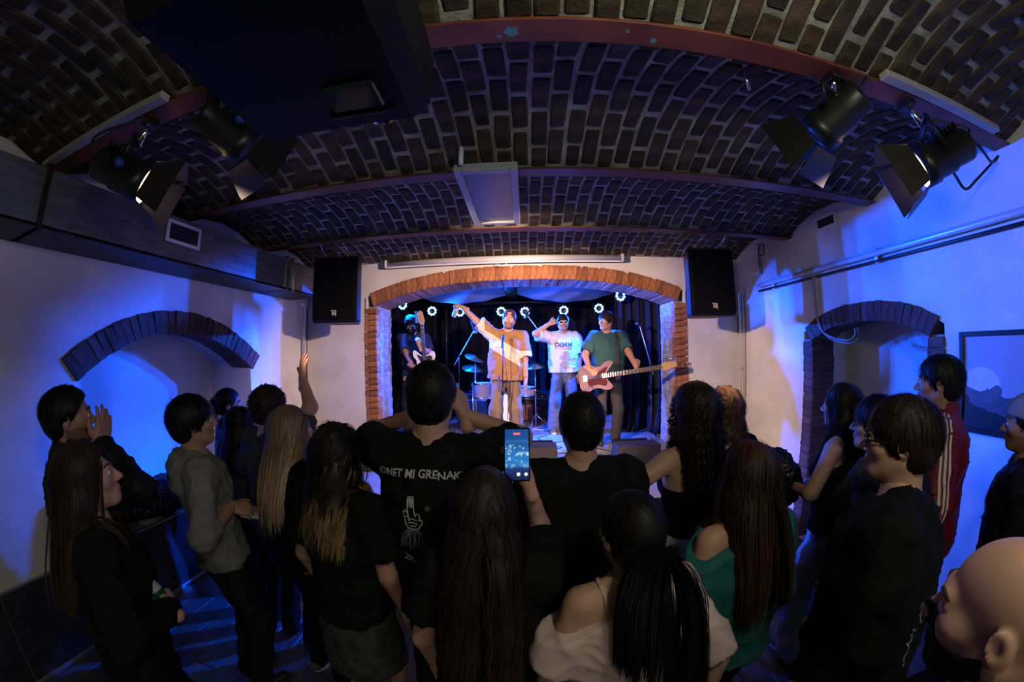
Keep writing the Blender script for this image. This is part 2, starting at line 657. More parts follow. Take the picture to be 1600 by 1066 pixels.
# brick surround of the stage opening: one arch thing, each brick a part
sa = thing('stage_arch', 'wide orange brick arch framing the lit stage', 'arch', (0, YF, 0))
sa['kind'] = 'structure'
VO = brick_meshes('brick', 0.50, 0.071, 0.175, archm, 5, 11, 0.006)
fm = arch_fn(0.0, (AH_O + AH_I) / 2, 2.6375, 0.2775, 2.6)
tt = np.linspace(-1.935, 1.935, 2000)
zz_ = np.array([fm(t) for t in tt])
ln = np.concatenate([[0], np.cumsum(np.hypot(np.diff(tt), np.diff(zz_)))])
NV = 56
for k in range(NV):
    s = (k + .5) / NV * ln[-1]
    x = float(np.interp(s, ln, tt))
    z = fm(x)
    dx = 0.02
    tv = V3(2 * dx, 0, fm(min(x + dx, 1.94)) - fm(max(x - dx, -1.94)))
    tv = tv / np.linalg.norm(tv)
    yv = V3(0, 1, 0)
    nv = np.cross(tv, yv)
    inst(VO[k % 5], 'brick', sa, frame(tv, yv, nv, (x, 0.245 + rnd.uniform(-.008, .004), z)))
JB = brick_meshes('brick', 0.12, 0.172, 0.0705, archm, 5, 12, 0.006)
WB = brick_meshes('brick', 0.118, 0.10, 0.0705, whiteb, 5, 13, 0.006)
WB2 = brick_meshes('brick', 0.248, 0.10, 0.0705, whiteb, 5, 14, 0.006)
for sx in (-1, 1):
    MB().box((sx * (AH_O - 0.10), 0.27, 1.29), (0.13, 0.44, 2.54)).build('mortar_core', mortar, sa)
    nz = int(2.57 / 0.0745)
    for k in range(nz):
        z = 0.04 + k * 0.0745
        if z < 0.45:
            continue
        inst(JB[rnd.randrange(5)], 'brick', sa, Matrix.Translation((sx * (AH_I + 0.086) + rnd.uniform(-.006, .006), 0.058 + rnd.uniform(-.004, .004), z)))
        if k % 2:
            seq = [(WB, 0.185, 1), (WB2, 0.375, 1)]
        else:
            seq = [(WB2, 0.25, 1), (WB, 0.435, 1)]
        for (ms, y, _) in seq:
            inst(ms[rnd.randrange(5)], 'brick', sa, Matrix.Translation((sx * (AH_I + 0.052) + rnd.uniform(-.004, .004), y, z)))

# brick arch over the left recess
la = thing('recess_arch', 'dark flat brick arch over the left wall recess', 'arch', (XL, 2.15, 0))
la['kind'] = 'structure'
NB = brick_meshes('brick', 0.30, 0.0715, 0.185, nichem, 5, 21, 0.007)
lm_ = arch_fn(0, 0.955, 1.885, 0.37, 2.1)


def voussoirs(par, fn, half, n, ms, sgn, dep=0.13):
    tt = np.linspace(-half, half, 1500)
    zz = np.array([fn(t) for t in tt])
    ln = np.concatenate([[0], np.cumsum(np.hypot(np.diff(tt), np.diff(zz)))])
    for k in range(n):
        s = (k + .5) / n * ln[-1]
        y = float(np.interp(s, ln, tt))
        e = 0.03
        tv = V3(0, 2 * e, fn(min(y + e, half)) - fn(max(y - e, -half)))
        tv = tv / np.linalg.norm(tv)
        dv = V3(1, 0, 0) * sgn
        nv = np.cross(tv, dv)
        inst(ms[k % len(ms)], 'brick', par, frame(tv, dv, nv, (sgn * (-dep) + rnd.uniform(-.004, .004) + 0.0, y, fn(y))))


voussoirs(la, lm_, 0.955, 30, NB, 1)
# brick frame of the right doorway recess
ra = thing('recess_arch', 'brick arch and jambs framing the doorway recess on the right', 'arch', (XR, 2.22, 0))
ra['kind'] = 'structure'
NB2 = brick_meshes('brick', 0.30, 0.070, 0.16, nichem, 5, 22, 0.007)
rm_ = arch_fn(0, 0.66, 2.075, 0.165, 2.4)
voussoirs(ra, rm_, 0.655, 20, NB2, -1)
NJ = brick_meshes('brick', 0.135, 0.30, 0.072, nichem, 5, 23, 0.006)
for sy in (-1, 1):
    for k in range(27):
        z = 0.04 + k * 0.0745
        inst(NJ[rnd.randrange(5)], 'brick', ra, Matrix.Translation((0.135 + rnd.uniform(-.002, .002), sy * 0.66, z)))

for sy in (-1, 1):
    MB().box((0.14, sy * 0.66, 1.02), (0.27, 0.115, 2.02)).build('mortar_core', mortar, ra)
# stage ----------------------------------------------------------------------
st = thing('stage_platform', 'grey stage floor running out of the arch into the hall', 'stage', (0, 4.6, 0))
MB().box((0, 0.05, STZ / 2), (3.70, 3.86, STZ - 0.002), bev=0.004).build('deck', stagem, st)
MB().box((0, -1.90, STZ - 0.02), (3.72, 0.03, 0.04), bev=0.004).build('nosing', blackm, st)
MB().box((0, 1.2, STZ / 2), (5.0, 1.4, STZ - 0.006)).build('rear_deck', stagem, st)
sb = MB()
sb.box((0, 6.75, 1.75), (5.4, 0.1, 3.5))
sb.box((-2.62, 5.7, 1.75), (0.1, 2.2, 3.5))
sb.box((2.62, 5.7, 1.75), (0.1, 2.2, 3.5))
tag(sb.build('wall_stage', mat('stage_wall_dark', (0.05, 0.05, 0.06), 0.9)), 'dark painted walls around the stage', kind='structure')
tag(MB().box((0, 5.7, 3.22), (5.4, 2.2, 0.1)).build('ceiling', mat('stage_ceiling', (0.10, 0.10, 0.12), 0.9)), 'dark low ceiling above the stage', kind='structure')

# ------------------------------------------------------------------ fittings of the hall
# ventilation duct
du = thing('ventilation_duct', 'galvanised square ventilation duct high along the left wall', 'duct', (-2.675, 1.0, 2.655))
for k, (a, b) in enumerate(((-2.6, -0.22), (-0.22, 2.06), (2.06, 2.75))):
    MB().box((0, (a + b) / 2, 0.16), (0.445, b - a - 0.006, 0.31), bev=0.004).build('duct_section', ductm, du)
for y in (-0.22, 2.06, 2.16):
    fr = MB()
    fr.box((0, y, -0.006), (0.49, 0.03, 0.022)).box((0.228, y, 0.16), (0.026, 0.03, 0.35)).box((0, y, 0.325), (0.49, 0.03, 0.022))
    fr.build('joint_frame', blackm if y < 1 else chrome, du)
MB().box((0, 0.9, -0.013), (0.46, 3.6, 0.008)).build('under_seal', rubber, du)


def grille(name, label, c, w, h, ax, parent_n):
    """louvred vent, width along Y, facing ax (+1 = +X)"""
    g = thing(name, label, 'vent', c)
    f = MB()
    t = 0.016
    for sy in (-1, 1):
        f.box((0, sy * (w / 2 - t / 2 - .004), 0), (0.016, t + .008, h), bev=0.002)
    for sz in (-1, 1):
        f.box((0, 0, sz * (h / 2 - t / 2 - .004)), (0.0155, w - 2 * t - .012, t + .008), bev=0.002)
    f.build('frame', whitep, g)
    MB().box((-ax * 0.006, 0, 0), (0.004, w - .03, h - .03)).build('backing', blackm, g)
    for k in range(5):
        z = -h / 2 + .035 + k * (h - .07) / 4
        MB().box((ax * 0.000, 0, z), (0.014, w - 0.04, 0.003), rot=mrot((0, 1, 0), ax * 0.6)).build('slat', blackm, g)
    return g


grille('vent_grille', 'white framed vent grille in the side of the duct', (-2.443, 1.775, 2.853), 0.31, 0.165, 1, 'duct')
grille('vent_grille', 'vent grille high on the right wall under the vault', (2.792, 2.505, 3.10), 0.26, 0.13, -1, 'wall')

# cable trunking, conduits on the right wall
tr = thing('cable_trunking', 'long grey pipe run along the right wall', 'pipe', (2.76, 1.6, 2.68))
MB().tube([(0, -3.6, 0), (0, 2.02, 0.0)], 0.026, 12).build('pipe', pipem, tr)
MB().tube([(0.012, -3.6, -0.062), (0.012, 2.02, -0.062)], 0.013, 10).build('thin_pipe', blackm, tr)
for y in (-2.4, -1.0, 0.4, 1.75):
    MB().box((0.02, y, -0.02), (0.03, 0.03, 0.12), bev=0.003).build('bracket', pipem, tr)
cr = thing('corner_conduit', 'pair of grey conduits down the right corner of the stage wall', 'pipe', (2.72, 3.98, 0))
for dx in (0.0, 0.055):
    MB().tube([(dx, 0, 0.1), (dx, 0, 2.62), (dx + .01, -.06, 2.68)], 0.014, 10).build('conduit', pipem, cr)
for z in (0.9, 1.7, 2.4):
    MB().box((0.027, 0.03, z), (0.12, 0.06, 0.02)).build('clip', pipem, cr)
cl_ = thing('corner_conduit', 'single grey conduit down the left corner of the stage wall', 'pipe', (-2.82, 3.92, 0))
MB().tube([(0, 0, 0.1), (0, 0, 2.56), (0.02, -.05, 2.60), (0.02, -.14, 2.60)], 0.016, 10).build('conduit', pipem, cl_)
MB().tube([(0.035, 0.01, 0.1), (0.035, 0.01, 2.56)], 0.006, 8).build('cable', rubber, cl_)
for z in (0.9, 1.7, 2.4):
    MB().box((0, -0.0, z), (0.05, 0.05, 0.016)).build('clip', pipem, cl_)
jb = thing('junction_box', 'small white electric junction box above the pipe in the right corner', 'box', (2.775, 3.62, 2.80))
MB().box((0, 0, 0.09), (0.05, 0.11, 0.16), bev=0.006).build('housing', pipem, jb)
MB().box((-0.028, 0, 0.09), (0.008, 0.035, 0.08), bev=0.002).build('switch', whitep, jb)
tag(MB().tube(bez([(2.78, 3.58, 2.96), (2.77, 3.55, 3.12), (2.77, 3.45, 3.14), (2.77, 3.47, 3.02), (2.77, 3.56, 3.05), (2.77, 3.52, 3.15), (2.77, 3.6, 3.17)], 8), 0.006, 6).build('coiled_cable', rubber),
    'black cable coiled above the junction box', 'cable')
hc = MB()
hc.tube(bez([(2.74, 2.705, 2.63), (2.76, 2.72, 2.4), (2.755, 2.70, 2.20), (2.80, 2.64, 2.07), (2.86, 2.45, 2.01), (2.92, 2.40, 2.06), (2.96, 2.44, 2.12)], 8), 0.008, 6)
hc.tube(bez([(2.745, 2.69, 2.63), (2.765, 2.705, 2.4), (2.76, 2.69, 2.18), (2.81, 2.62, 2.04), (2.87, 2.42, 1.985), (2.94, 2.38, 2.05), (2.97, 2.42, 2.13)], 8), 0.006, 6)
tag(hc.build('hanging_cable', mat('grey_cable', (0.35, 0.35, 0.36), 0.5)), 'grey cable hanging from the pipe into the doorway recess', 'cable')

# framed picture on the right wall: moonrise over a rocky field
pic = thing('framed_picture', 'black framed night landscape with a large moon on right wall', 'picture', (2.775, 0.93, 1.73), 0)
fm_ = MB()
for s in (-1, 1):
    fm_.box((0, s * 0.43, 0), (0.03, 0.03, 0.62), bev=0.003)
    fm_.box((0, 0, s * 0.295), (0.03, 0.83, 0.03), bev=0.003)
fm_.build('frame', blackm, pic)


def picture_mat():
    m = bpy.data.materials.new('picture_print')
    m.use_nodes = True
    nt = m.node_tree
    L = nt.links
    b = nt.nodes['Principled BSDF']
    b.inputs['Roughness'].default_value = 0.35
    tc = nd(nt, 'ShaderNodeTexCoord')
    sp = nd(nt, 'ShaderNodeSeparateXYZ')
    L.new(tc.outputs['Object'], sp.inputs[0])
    nz = nd(nt, 'ShaderNodeTexNoise')
    nz.inputs['Scale'].default_value = 9
    nz.inputs['Detail'].default_value = 8
    L.new(tc.outputs['Object'], nz.inputs[0])

    def math_(op, a, b_, c=None):
        n = nd(nt, 'ShaderNodeMath', operation=op)
        for i, q in enumerate((a, b_)):
            if isinstance(q, (int, float)):
                n.inputs[i].default_value = q
            else:
                L.new(q, n.inputs[i])
        return n.outputs[0]
    y, z = sp.outputs['Y'], sp.outputs['Z']
    dy = math_('ADD', y, -0.30)
    dz = math_('ADD', z, 0.03)
    rr = math_('SQRT', math_('ADD', math_('MULTIPLY', dy, dy), math_('MULTIPLY', dz, dz)), 0)
    moon = math_('LESS_THAN', rr, 0.125)
    hill = math_('LESS_THAN', z, math_('ADD', math_('MULTIPLY', nz.outputs['Fac'], 0.30), -0.19))
    dark = math_('LESS_THAN', z, math_('ADD', math_('MULTIPLY', nz.outputs['Fac'], 0.5), -0.40))

    def mix(f, a, b_):
        n = nd(nt, 'ShaderNodeMix', data_type='RGBA')
        L.new(f, n.inputs[0])
        for i, q in ((6, a), (7, b_)):
            if isinstance(q, tuple):
                n.inputs[i].default_value = (*q, 1)
            else:
                L.new(q, n.inputs[i])
        return n.outputs[2]
    cr2 = nd(nt, 'ShaderNodeValToRGB')
    cr2.color_ramp.elements[0].color = (0.02, 0.02, 0.03, 1)
    cr2.color_ramp.elements[1].color = (0.16, 0.16, 0.18, 1)
    L.new(nz.outputs['Fac'], cr2.inputs[0])
    c = mix(moon, (0.34, 0.36, 0.40), (0.62, 0.56, 0.48))
    c = mix(hill, c, cr2.outputs[0])
    c = mix(dark, c, (0.012, 0.012, 0.015))
    L.new(c, b.inputs['Base Color'])
    return m


MB().box((0.004, 0, 0), (0.008, 0.84, 0.57)).build('print', picture_mat(), pic)

# loudspeakers hanging in front of the stage wall ---------------------------------
def pa_speaker(label, x, rz):
    s = thing('loudspeaker', label, 'loudspeaker', (x, 3.22, 2.29), rz, 'hanging loudspeakers')
    poly = [(-.25, 0), (.25, 0), (.235, .12), (.16, .36), (-.16, .36), (-.235, .12)]
    mb = MB()
    b = 0.03
    hs = [(0.0, .93), (b, 1.0), (0.66, 1.0), (0.69, .94)]
    P, F = [], []
    for z, k in hs:
        for (px, py) in poly:
            P.append((px * k, .17 + (py - .17) * k, z))
    n = 6
    for i in range(3):
        for j in range(n):
            a, c = i * n + j, i * n + (j + 1) % n
            F.append((a, c, c + n, a + n))
    F.append(tuple(range(n))[::-1])
    F.append(tuple(range(3 * n, 4 * n)))
    mb.add(P, F).build('cabinet', blackp, s)
    MB().box((0, -0.008, 0.345), (0.455, 0.022, 0.63), bev=0.02).build('grille', mat('speaker_mesh', (0.004, 0.004, 0.0045), 0.8, spec=.1, bump=0.4, bscale=400), s)
    lg = MB()
    m_w = mat('white_badge', (0.75, 0.75, 0.75), 0.4)
    # square badge: frame top and right, letters E V cut as bars
    z0 = 0.095
    bd = thing_part = MB()
    bd.box((0, -0.021, z0 + .028), (0.056, 0.003, 0.006)).box((0.027, -0.021, z0), (0.005, 0.003, 0.056))
    bd.box((-0.012, -0.021, z0), (0.005, 0.003, 0.036))
    for dz in (-.016, 0, .016):
        bd.box((-0.005, -0.021, z0 + dz), (0.014, 0.003, 0.005))
    bd.box((0.006, -0.021, z0), (0.005, 0.003, 0.040), rot=mrot((0, 1, 0), 0.32))
    bd.box((0.016, -0.021, z0), (0.005, 0.003, 0.040), rot=mrot((0, 1, 0), -0.32))
    bd.build('badge', m_w, s)
    for sx in (-1, 1):
        MB().tube([(sx * .15, .1, .68), (sx * .12, -.17, .805)], 0.006, 6).build('hanging_chain', chrome, s)
    MB().box((0, .17, .70), (0.42, 0.03, 0.012)).build('bracket', blackm, s)


pa_speaker('black loudspeaker hanging left of the stage arch', -1.945, 0.12)
pa_speaker('black loudspeaker hanging right of the stage arch', 1.90, -0.10)

# roll-up projection screen case above the arch
sc_ = thing('screen_case', 'white roll-up projection screen case above the stage arch', 'screen', (-0.26, 4.03, 3.07))
MB().tube([(-1.43, 0, 0), (1.43, 0, 0)], 0.042, 14).build('case', whitep, sc_)
MB().box((0, -.012, -0.042), (2.84, 0.014, 0.024), bev=0.003).build('slat_bar', whitep, sc_)
for s in (-1, 1):
    MB().box((s * 1.45, 0, 0), (0.04, 0.10, 0.10), bev=0.012).build('end_cap', pipem, sc_)
MB().tube(bez([(-0.05, -.01, -.055), (-.04, -.01, -.085), (.04, -.01, -.085), (.05, -.01, -.055)], 6), 0.006, 6).build('pull_handle', whitep, sc_)

# panel lamp hung flat below the second beam
panelw = mat('panel_enamel', (0.34, 0.37, 0.42), 0.4)
pl = thing('panel_heater', 'white flat panel unit hung under the second beam', 'heater', (-0.20, 2.17, 2.98))
MB().box((0, 0, 0.03), (0.355, 0.86, 0.03), bev=0.006).build('housing', panelw, pl)
rim = MB()
for s in (-1, 1):
    rim.box((s * 0.155, 0, 0.005), (0.045, 0.86, 0.03), bev=0.004)
    rim.box((0, s * 0.41, 0.005), (0.265, 0.04, 0.03), bev=0.004)
rim.build('rim', panelw, pl)
MB().box((0, 0, 0.012), (0.262, 0.77, 0.008)).build('panel_face', mat('panel_face', (0.16, 0.18, 0.22), 0.3, 0.3), pl)
MB().tube([(-0.13, -0.46, 0.02), (-0.13, -0.46, 0.13)], 0.014, 10).build('cable_stub', whitep, pl)
for sx in (-1, 1):
    MB().box((sx * .12, -0.18, 0.075), (0.02, 0.03, 0.07)).build('hanger', pipem, pl)
    MB().box((sx * .12, 0.30, 0.13), (0.012, 0.012, 0.18)).build('hanger', pipem, pl)

# projector close to the photographer
pj = thing('ceiling_projector', 'black projector hanging close above the photographer', 'projector', (-0.40, 0.42, 2.49), 0.03)
MB().box((0, 0, 0.10), (0.43, 0.46, 0.20), bev=0.035).build('body', mat('matt_black', (.004, .004, .004), .6, spec=.2), pj)
MB().box((0.085, 0.10, -0.004), (0.11, 0.07, 0.014), bev=0.004).build('sensor_window', mat('dark_glass', (0.03, 0.05, 0.06), 0.08, 0.0, spec=0.8), pj)
MB().box((0.08, 0.155, -0.002), (0.15, 0.012, 0.012), bev=0.003).build('vent_bar', blackm, pj)
MB().lathe([(0.0, 0), (0.045, 0), (0.05, 0.03), (0.05, 0.05)], (0.08, 0.225, 0.10), (0, 1, 0), 20).build('lens', mat('lens_glass', (0.02, 0.02, 0.03), 0.05, spec=0.9), pj)
MB().tube([(0, 0, 0.2), (0, 0, 0.72)], 0.025, 12).build('mount_pole', blackm, pj)
MB().box((0, 0, 0.215), (0.22, 0.22, 0.02)).build('mount_plate', blackm, pj)

# theatre spots on the red beam ------------------------------------------------------
glowm = mat('lamp_glow', (1, .8, .6), 0.4, emit=(1.0, 0.62, 0.34), estr=9.0)
barndoor = mat('barn_door_inside', (0.035, 0.032, 0.03), 0.45, 0.3)
fres_lab = ['theatre spot farthest left under the red beam, lens glowing', 'theatre spot left of the projector under the red beam',
            'theatre spot right of centre under the red beam', 'theatre spot farthest right under the red beam, lens glowing']
for k, (p, t, on) in enumerate(FRESNELS):
    d = V3(*t) - V3(*p)
    d = d / np.linalg.norm(d)
    f = thing('theatre_spot', fres_lab[k], 'spotlight', p, 0, 'theatre spots on the red beam')
    Rm = look(d)
    f.matrix_world = frame(Rm[:, 0], Rm[:, 1], Rm[:, 2], p)          # local Y = beam axis, origin at the lens
    MB().lathe([(0.0, -.27), (.070, -.27), (.078, -.255), (.078, -.17), (.088, -.165), (.088, -.08), (.098, -.075), (.098, -.01), (.086, -.01)], (0, 0, 0), (0, 1, 0), 24).build('barrel', blackm, f)
    fins = MB()
    for q in range(6):
        fins.box((0, -.25 + q * .022, .088), (0.10, 0.005, 0.035))
    fins.build('cooling_fins', blackm, f)
    MB().lathe([(0.0, .012), (.05, .008), (.088, -.008)], (0, 0, 0), (0, 1, 0), 24).build('lens', glowm if on else mat('lens_dark', (.05, .05, .05), 0.1), f)
    # four barn doors
    for q in range(4):
        a = q * math.pi / 2
        M3 = np.array([[math.cos(a), 0, math.sin(a)], [0, 1, 0], [-math.sin(a), 0, math.cos(a)]])
        w = 0.10 if q % 2 else 0.085
        pts = [(-.092, 0.0, .10), (.092, 0.0, .10), (w + .035, .13, .155), (-w - .035, .13, .155)]
        pts2 = [(x, y + .002, z + .004) for x, y, z in pts]
        P = [M3 @ V3(*c) for c in pts + pts2]
        MB().add(P, [(0, 1, 2, 3), (7, 6, 5, 4), (0, 4, 5, 1), (1, 5, 6, 2), (2, 6, 7, 3), (3, 7, 4, 0)]).build('barn_door', barndoor if on else blackm, f)
    MB().box((0, -0.005, 0), (0.21, 0.008, 0.21)).build('door_plate', blackm, f) if False else None
    # yoke and clamp up to the beam
    up = Rm.T @ V3(0, 0, 1)
    top = Rm.T @ (V3(p[0] * 0.985, 0.92, ZB - 0.03) - V3(*p))
    side = V3(1, 0, 0)
    pv = V3(0, -.13, 0)
    yk = MB()
    for s in (-1, 1):
        yk.tube([pv + side * s * .115, pv + side * s * .118 + (top - pv) * .55], 0.010, 6)
    yk.tube([pv + side * -.118 + (top - pv) * .55, pv + side * .118 + (top - pv) * .55], 0.010, 6)
    yk.build('yoke', blackm, f)
    MB().tube([pv + (top - pv) * .55, top], 0.014, 8).build('clamp_stem', chrome, f)
    MB().box(top, (0.06, 0.07, 0.05), rot=Rm.T, bev=0.006).build('clamp', blackm, f)
    MB().tube([pv + side * .11, pv + side * .150], 0.022, 10).build('locking_knob', mat('blue_knob', (0.01, 0.05, 0.30), 0.4), f)
    MB().tube(bez([pv + V3(0, -.14, .02), pv + V3(.05, -.2, .08), pv + (top - pv) * .8 + V3(.07, -.04, 0), top + V3(.02, 0, 0)], 8), 0.007, 6).build('power_cable', rubber, f)
    lamp('theatre_beam', 'SPOT', V3(*p) + d * 0.03, (1.0, 0.67, 0.50), FRES_POWER if on else FRES_POWER * .07, t, spot_size=R(60), spot_blend=0.45, shadow_soft_size=0.05)
tag(MB().tube(bez([(2.05, .93, 3.06), (2.25, .86, 2.95), (2.45, .88, 2.90), (2.68, .92, 3.0), (2.5, 1.0, 2.86), (2.35, 1.02, 2.78), (2.2, 1.0, 2.84), (1.95, .95, 2.80)], 8), 0.008, 6).build('power_cable', rubber),
    'loose black power cable looping beside the right theatre spots', 'cable')
for (x0, x1, sx) in ((-2.75, -1.50, -1), (1.52, 2.55, 1)):
    tag(MB().box(((x0 + x1) / 2, 0.84, ZB - 0.006), (x1 - x0, 0.05, 0.035), bev=0.004).build('mounting_rail', mat('rail_paint', (0.40, 0.40, 0.38), 0.5)),
        'pale mounting rail at the %s end of the red beam' % ('left' if sx < 0 else 'right'), 'rail')
tag(MB().tube([(0.95, 1.08, 3.16), (0.97, 1.10, 3.06)], 0.007, 8).build('ceiling_hook', chrome), 'small steel bolt hanging from the vault right of centre', 'hook')

# ------------------------------------------------------------------ stage fittings
def sheet(name, fn, nu, nv, m, parent=None, thick=0.004):
    """surface fn(u,v) with real thickness"""
    P = [fn(u, v) for v in np.linspace(0, 1, nv) for u in np.linspace(0, 1, nu)]
    P = np.array(P, float)
    G = P.reshape(nv, nu, 3)
    du = np.gradient(G, axis=1)
    dv = np.gradient(G, axis=0)
    N = np.cross(du, dv)
    N /= np.linalg.norm(N, axis=2, keepdims=True) + 1e-9
    B = (G + N * thick).reshape(-1, 3)
    F = []
    n = nu * nv
    for j in range(nv - 1):
        for i in range(nu - 1):
            a = j * nu + i
            F.append((a, a + 1, a + nu + 1, a + nu))
            F.append((n + a, n + a + nu, n + a + nu + 1, n + a + 1))
    rim_ = [i for i in range(nu)] + [j * nu + nu - 1 for j in range(1, nv)] + [(nv - 1) * nu + i for i in range(nu - 2, -1, -1)] + [j * nu for j in range(nv - 2, 0, -1)]
    for a, b in zip(rim_, rim_[1:] + rim_[:1]):
        F.append((b, a, a + n, b + n))
    mb = MB()
    mb.smooth = True
    mb.add(np.concatenate([P, B]), F)
    return mb.build(name, m, parent)


def drape(x0, x1, y0, y1, z0, z1, folds, amp, seed, flare=0.0):
    rr = np.random.RandomState(seed)
    ph = rr.rand(6) * 6.28

    def fn(u, v):
        x, y = x0 + (x1 - x0) * u, y0 + (y1 - y0) * u
        dx, dy = (y1 - y0), -(x1 - x0)
        l = math.hypot(dx, dy)
        w = amp * (math.sin(u * folds * 6.283 + ph[0] + .6 * math.sin(u * 9 + ph[1])) + .35 * math.sin(u * folds * 2.3 * 6.283 + ph[2] + v))
        w *= 0.55 + .45 * (1 - v)
        fl_ = flare * max(0, 1 - v * 5) ** 2 * (.6 + .4 * math.sin(u * 17 + ph[3]))
        return (x + dx / l * (w + fl_), y + dy / l * (w + fl_), z0 + (z1 - z0) * v)
    return fn


tag(sheet('stage_curtain', drape(-2.5, 2.5, 6.45, 6.45, STZ + .01, 3.15, 26, 0.035, 1), 240, 8, curtm), 'black pleated backdrop curtain across the rear of the stage', 'curtain')
tag(sheet('stage_curtain', drape(-2.55, -2.12, 4.80, 5.6, STZ + .01, 3.1, 5, 0.05, 2, .1), 70, 14, curtm), 'black side curtain behind the left jamb of the arch', 'curtain')
tag(sheet('stage_curtain', drape(1.42, 2.30, 5.35, 4.85, STZ + .01, 3.1, 7, 0.055, 3, .22), 110, 24, mat('navy_curtain', (0.014, 0.014, 0.026), 0.8, spec=.15)),
    'dark pleated side curtain trailing on the floor right of the bassist', 'curtain')


def sag(x0, x1, y0, y1, z, s):
    def fn(u, v):
        e = 4 * u * (1 - u)
        return (x0 + (x1 - x0) * u, y0 + (y1 - y0) * v, z - s * e * (0.55 + .45 * v) - .10 * v + .008 * math.sin(u * 22 + v * 7))
    return fn


tag(sheet('ceiling_cloth', sag(-1.75, -0.30, 4.72, 5.55, 2.97, 0.12), 30, 16, clothm), 'pale cloth sagging below the stage ceiling, left of two', 'cloth')
tag(sheet('ceiling_cloth', sag(-0.12, 1.45, 4.72, 5.55, 2.97, 0.13), 30, 16, clothm), 'pale cloth sagging below the stage ceiling, right of two', 'cloth')
tag(MB().box((-0.21, 5.2, 3.0), (0.14, 1.0, 0.3), bev=.01).build('ceiling_joist', blackm), 'dark joist between the two sagging ceiling cloths', 'joist')

tr_ = thing('lighting_truss', 'black lighting bar across the rear of the stage', 'truss', (0, 5.93, 2.80))
MB().tube([(-2.55, 0, 0), (2.55, 0, 0)], 0.025, 10).build('bar', blackm, tr_)
for x in (-2.2, -.6, .9, 2.2):
    MB().tube([(x, 0, 0), (x, 0, .37)], 0.012, 8).build('hanger', blackm, tr_)
tag(MB().tube([(-1.42, 6.1, STZ + .01), (-1.42, 6.1, 3.15)], 0.03, 10).build('stage_pole', blackm), 'dark upright pole at the rear left of the stage', 'pole')

ledm = mat('led_cell', (0.6, 0.8, 1.0), 0.3, emit=(0.22, 0.62, 1.0), estr=7.0)
led_lab = ['leftmost blue LED spot, tilted inwards', 'blue LED spot above the guitarist', 'blue LED spot third from the left', 'blue LED spot left of the cap of the singer',
           'blue LED spot right of the cap of the singer', 'blue LED spot above the man in sunglasses', 'blue LED spot above the bassist', 'rightmost blue LED spot, hung highest by the curtain']
for k, (p, t, _c, _w) in enumerate(LED_SPOTS):
    # the can faces the hall; its light leaves along the beam set in the light list
    fdir = V3(0.15 * (0 - p[0]), -1, -0.12)
    if k == 0:
        fdir = V3(.85, -.6, -.25)
    if k == 7:
        fdir = V3(-.6, -.7, -.25)
    Rm = look(fdir)
    c = thing('led_spot', led_lab[k] + ' on the stage', 'spotlight', p, 0, 'blue LED spots')
    pc = V3(*p) + V3(0, .0, 0)
    c.matrix_world = frame(Rm[:, 0], Rm[:, 1], Rm[:, 2], pc - Rm[:, 1] * 0.02)
    MB().lathe([(0.0, -.14), (.06, -.14), (.085, -.10), (.092, 0.0), (.092, .012), (.084, .012), (.084, .0), (0, 0)], (0, 0, 0), (0, 1, 0), 20).build('can', blackm, c)
    for (n_, r_, ph) in ((10, .064, 0), (1, 0, 0)) if False else ((9, .062, 0),):
        for q in range(n_):
            a = q * 2 * math.pi / n_
            cx_, cz_ = r_ * math.cos(a), r_ * math.sin(a)
            MB().lathe([(.0170, 0), (.0160, .004), (.009, .008), (0, .009)], (cx_, 0.001, cz_), (0, 1, 0), 8).build('led', ledm, c)
    y_ = MB()
    for s in (-1, 1):
        y_.tube([(s * .1, -.06, 0), (s * .1, -.06, .10)], 0.006, 6)
    y_.tube([(-.1, -.06, .10), (.1, -.06, .10)], 0.006, 6)
    y_.tube([(0, -.06, .10), (0, -.12, .15)], 0.008, 6)
    y_.build('bracket', blackm, c)
    if k in (0, 7):
        q0 = Rm.T @ V3(0, 0, 1)
        MB().tube([V3(0, -.12, .15), V3(0, -.12, .15) + q0 * (3.17 - p[2] - .15)], .008, 6).build('drop_pole', blackm, c)


# microphone stands -------------------------------------------------------------
def mic(mb_grille, mb_body, c, d):
    d = V3(*d) / np.linalg.norm(d)
    mb_body.lathe([(.011, -.17), (.012, -.15), (.017, -.03), (.020, 0)], c, d, 12)
    mb_grille.lathe([(.020, 0), (.026, .012), (.027, .030), (.018, .048), (0, .053)], c, d, 12)


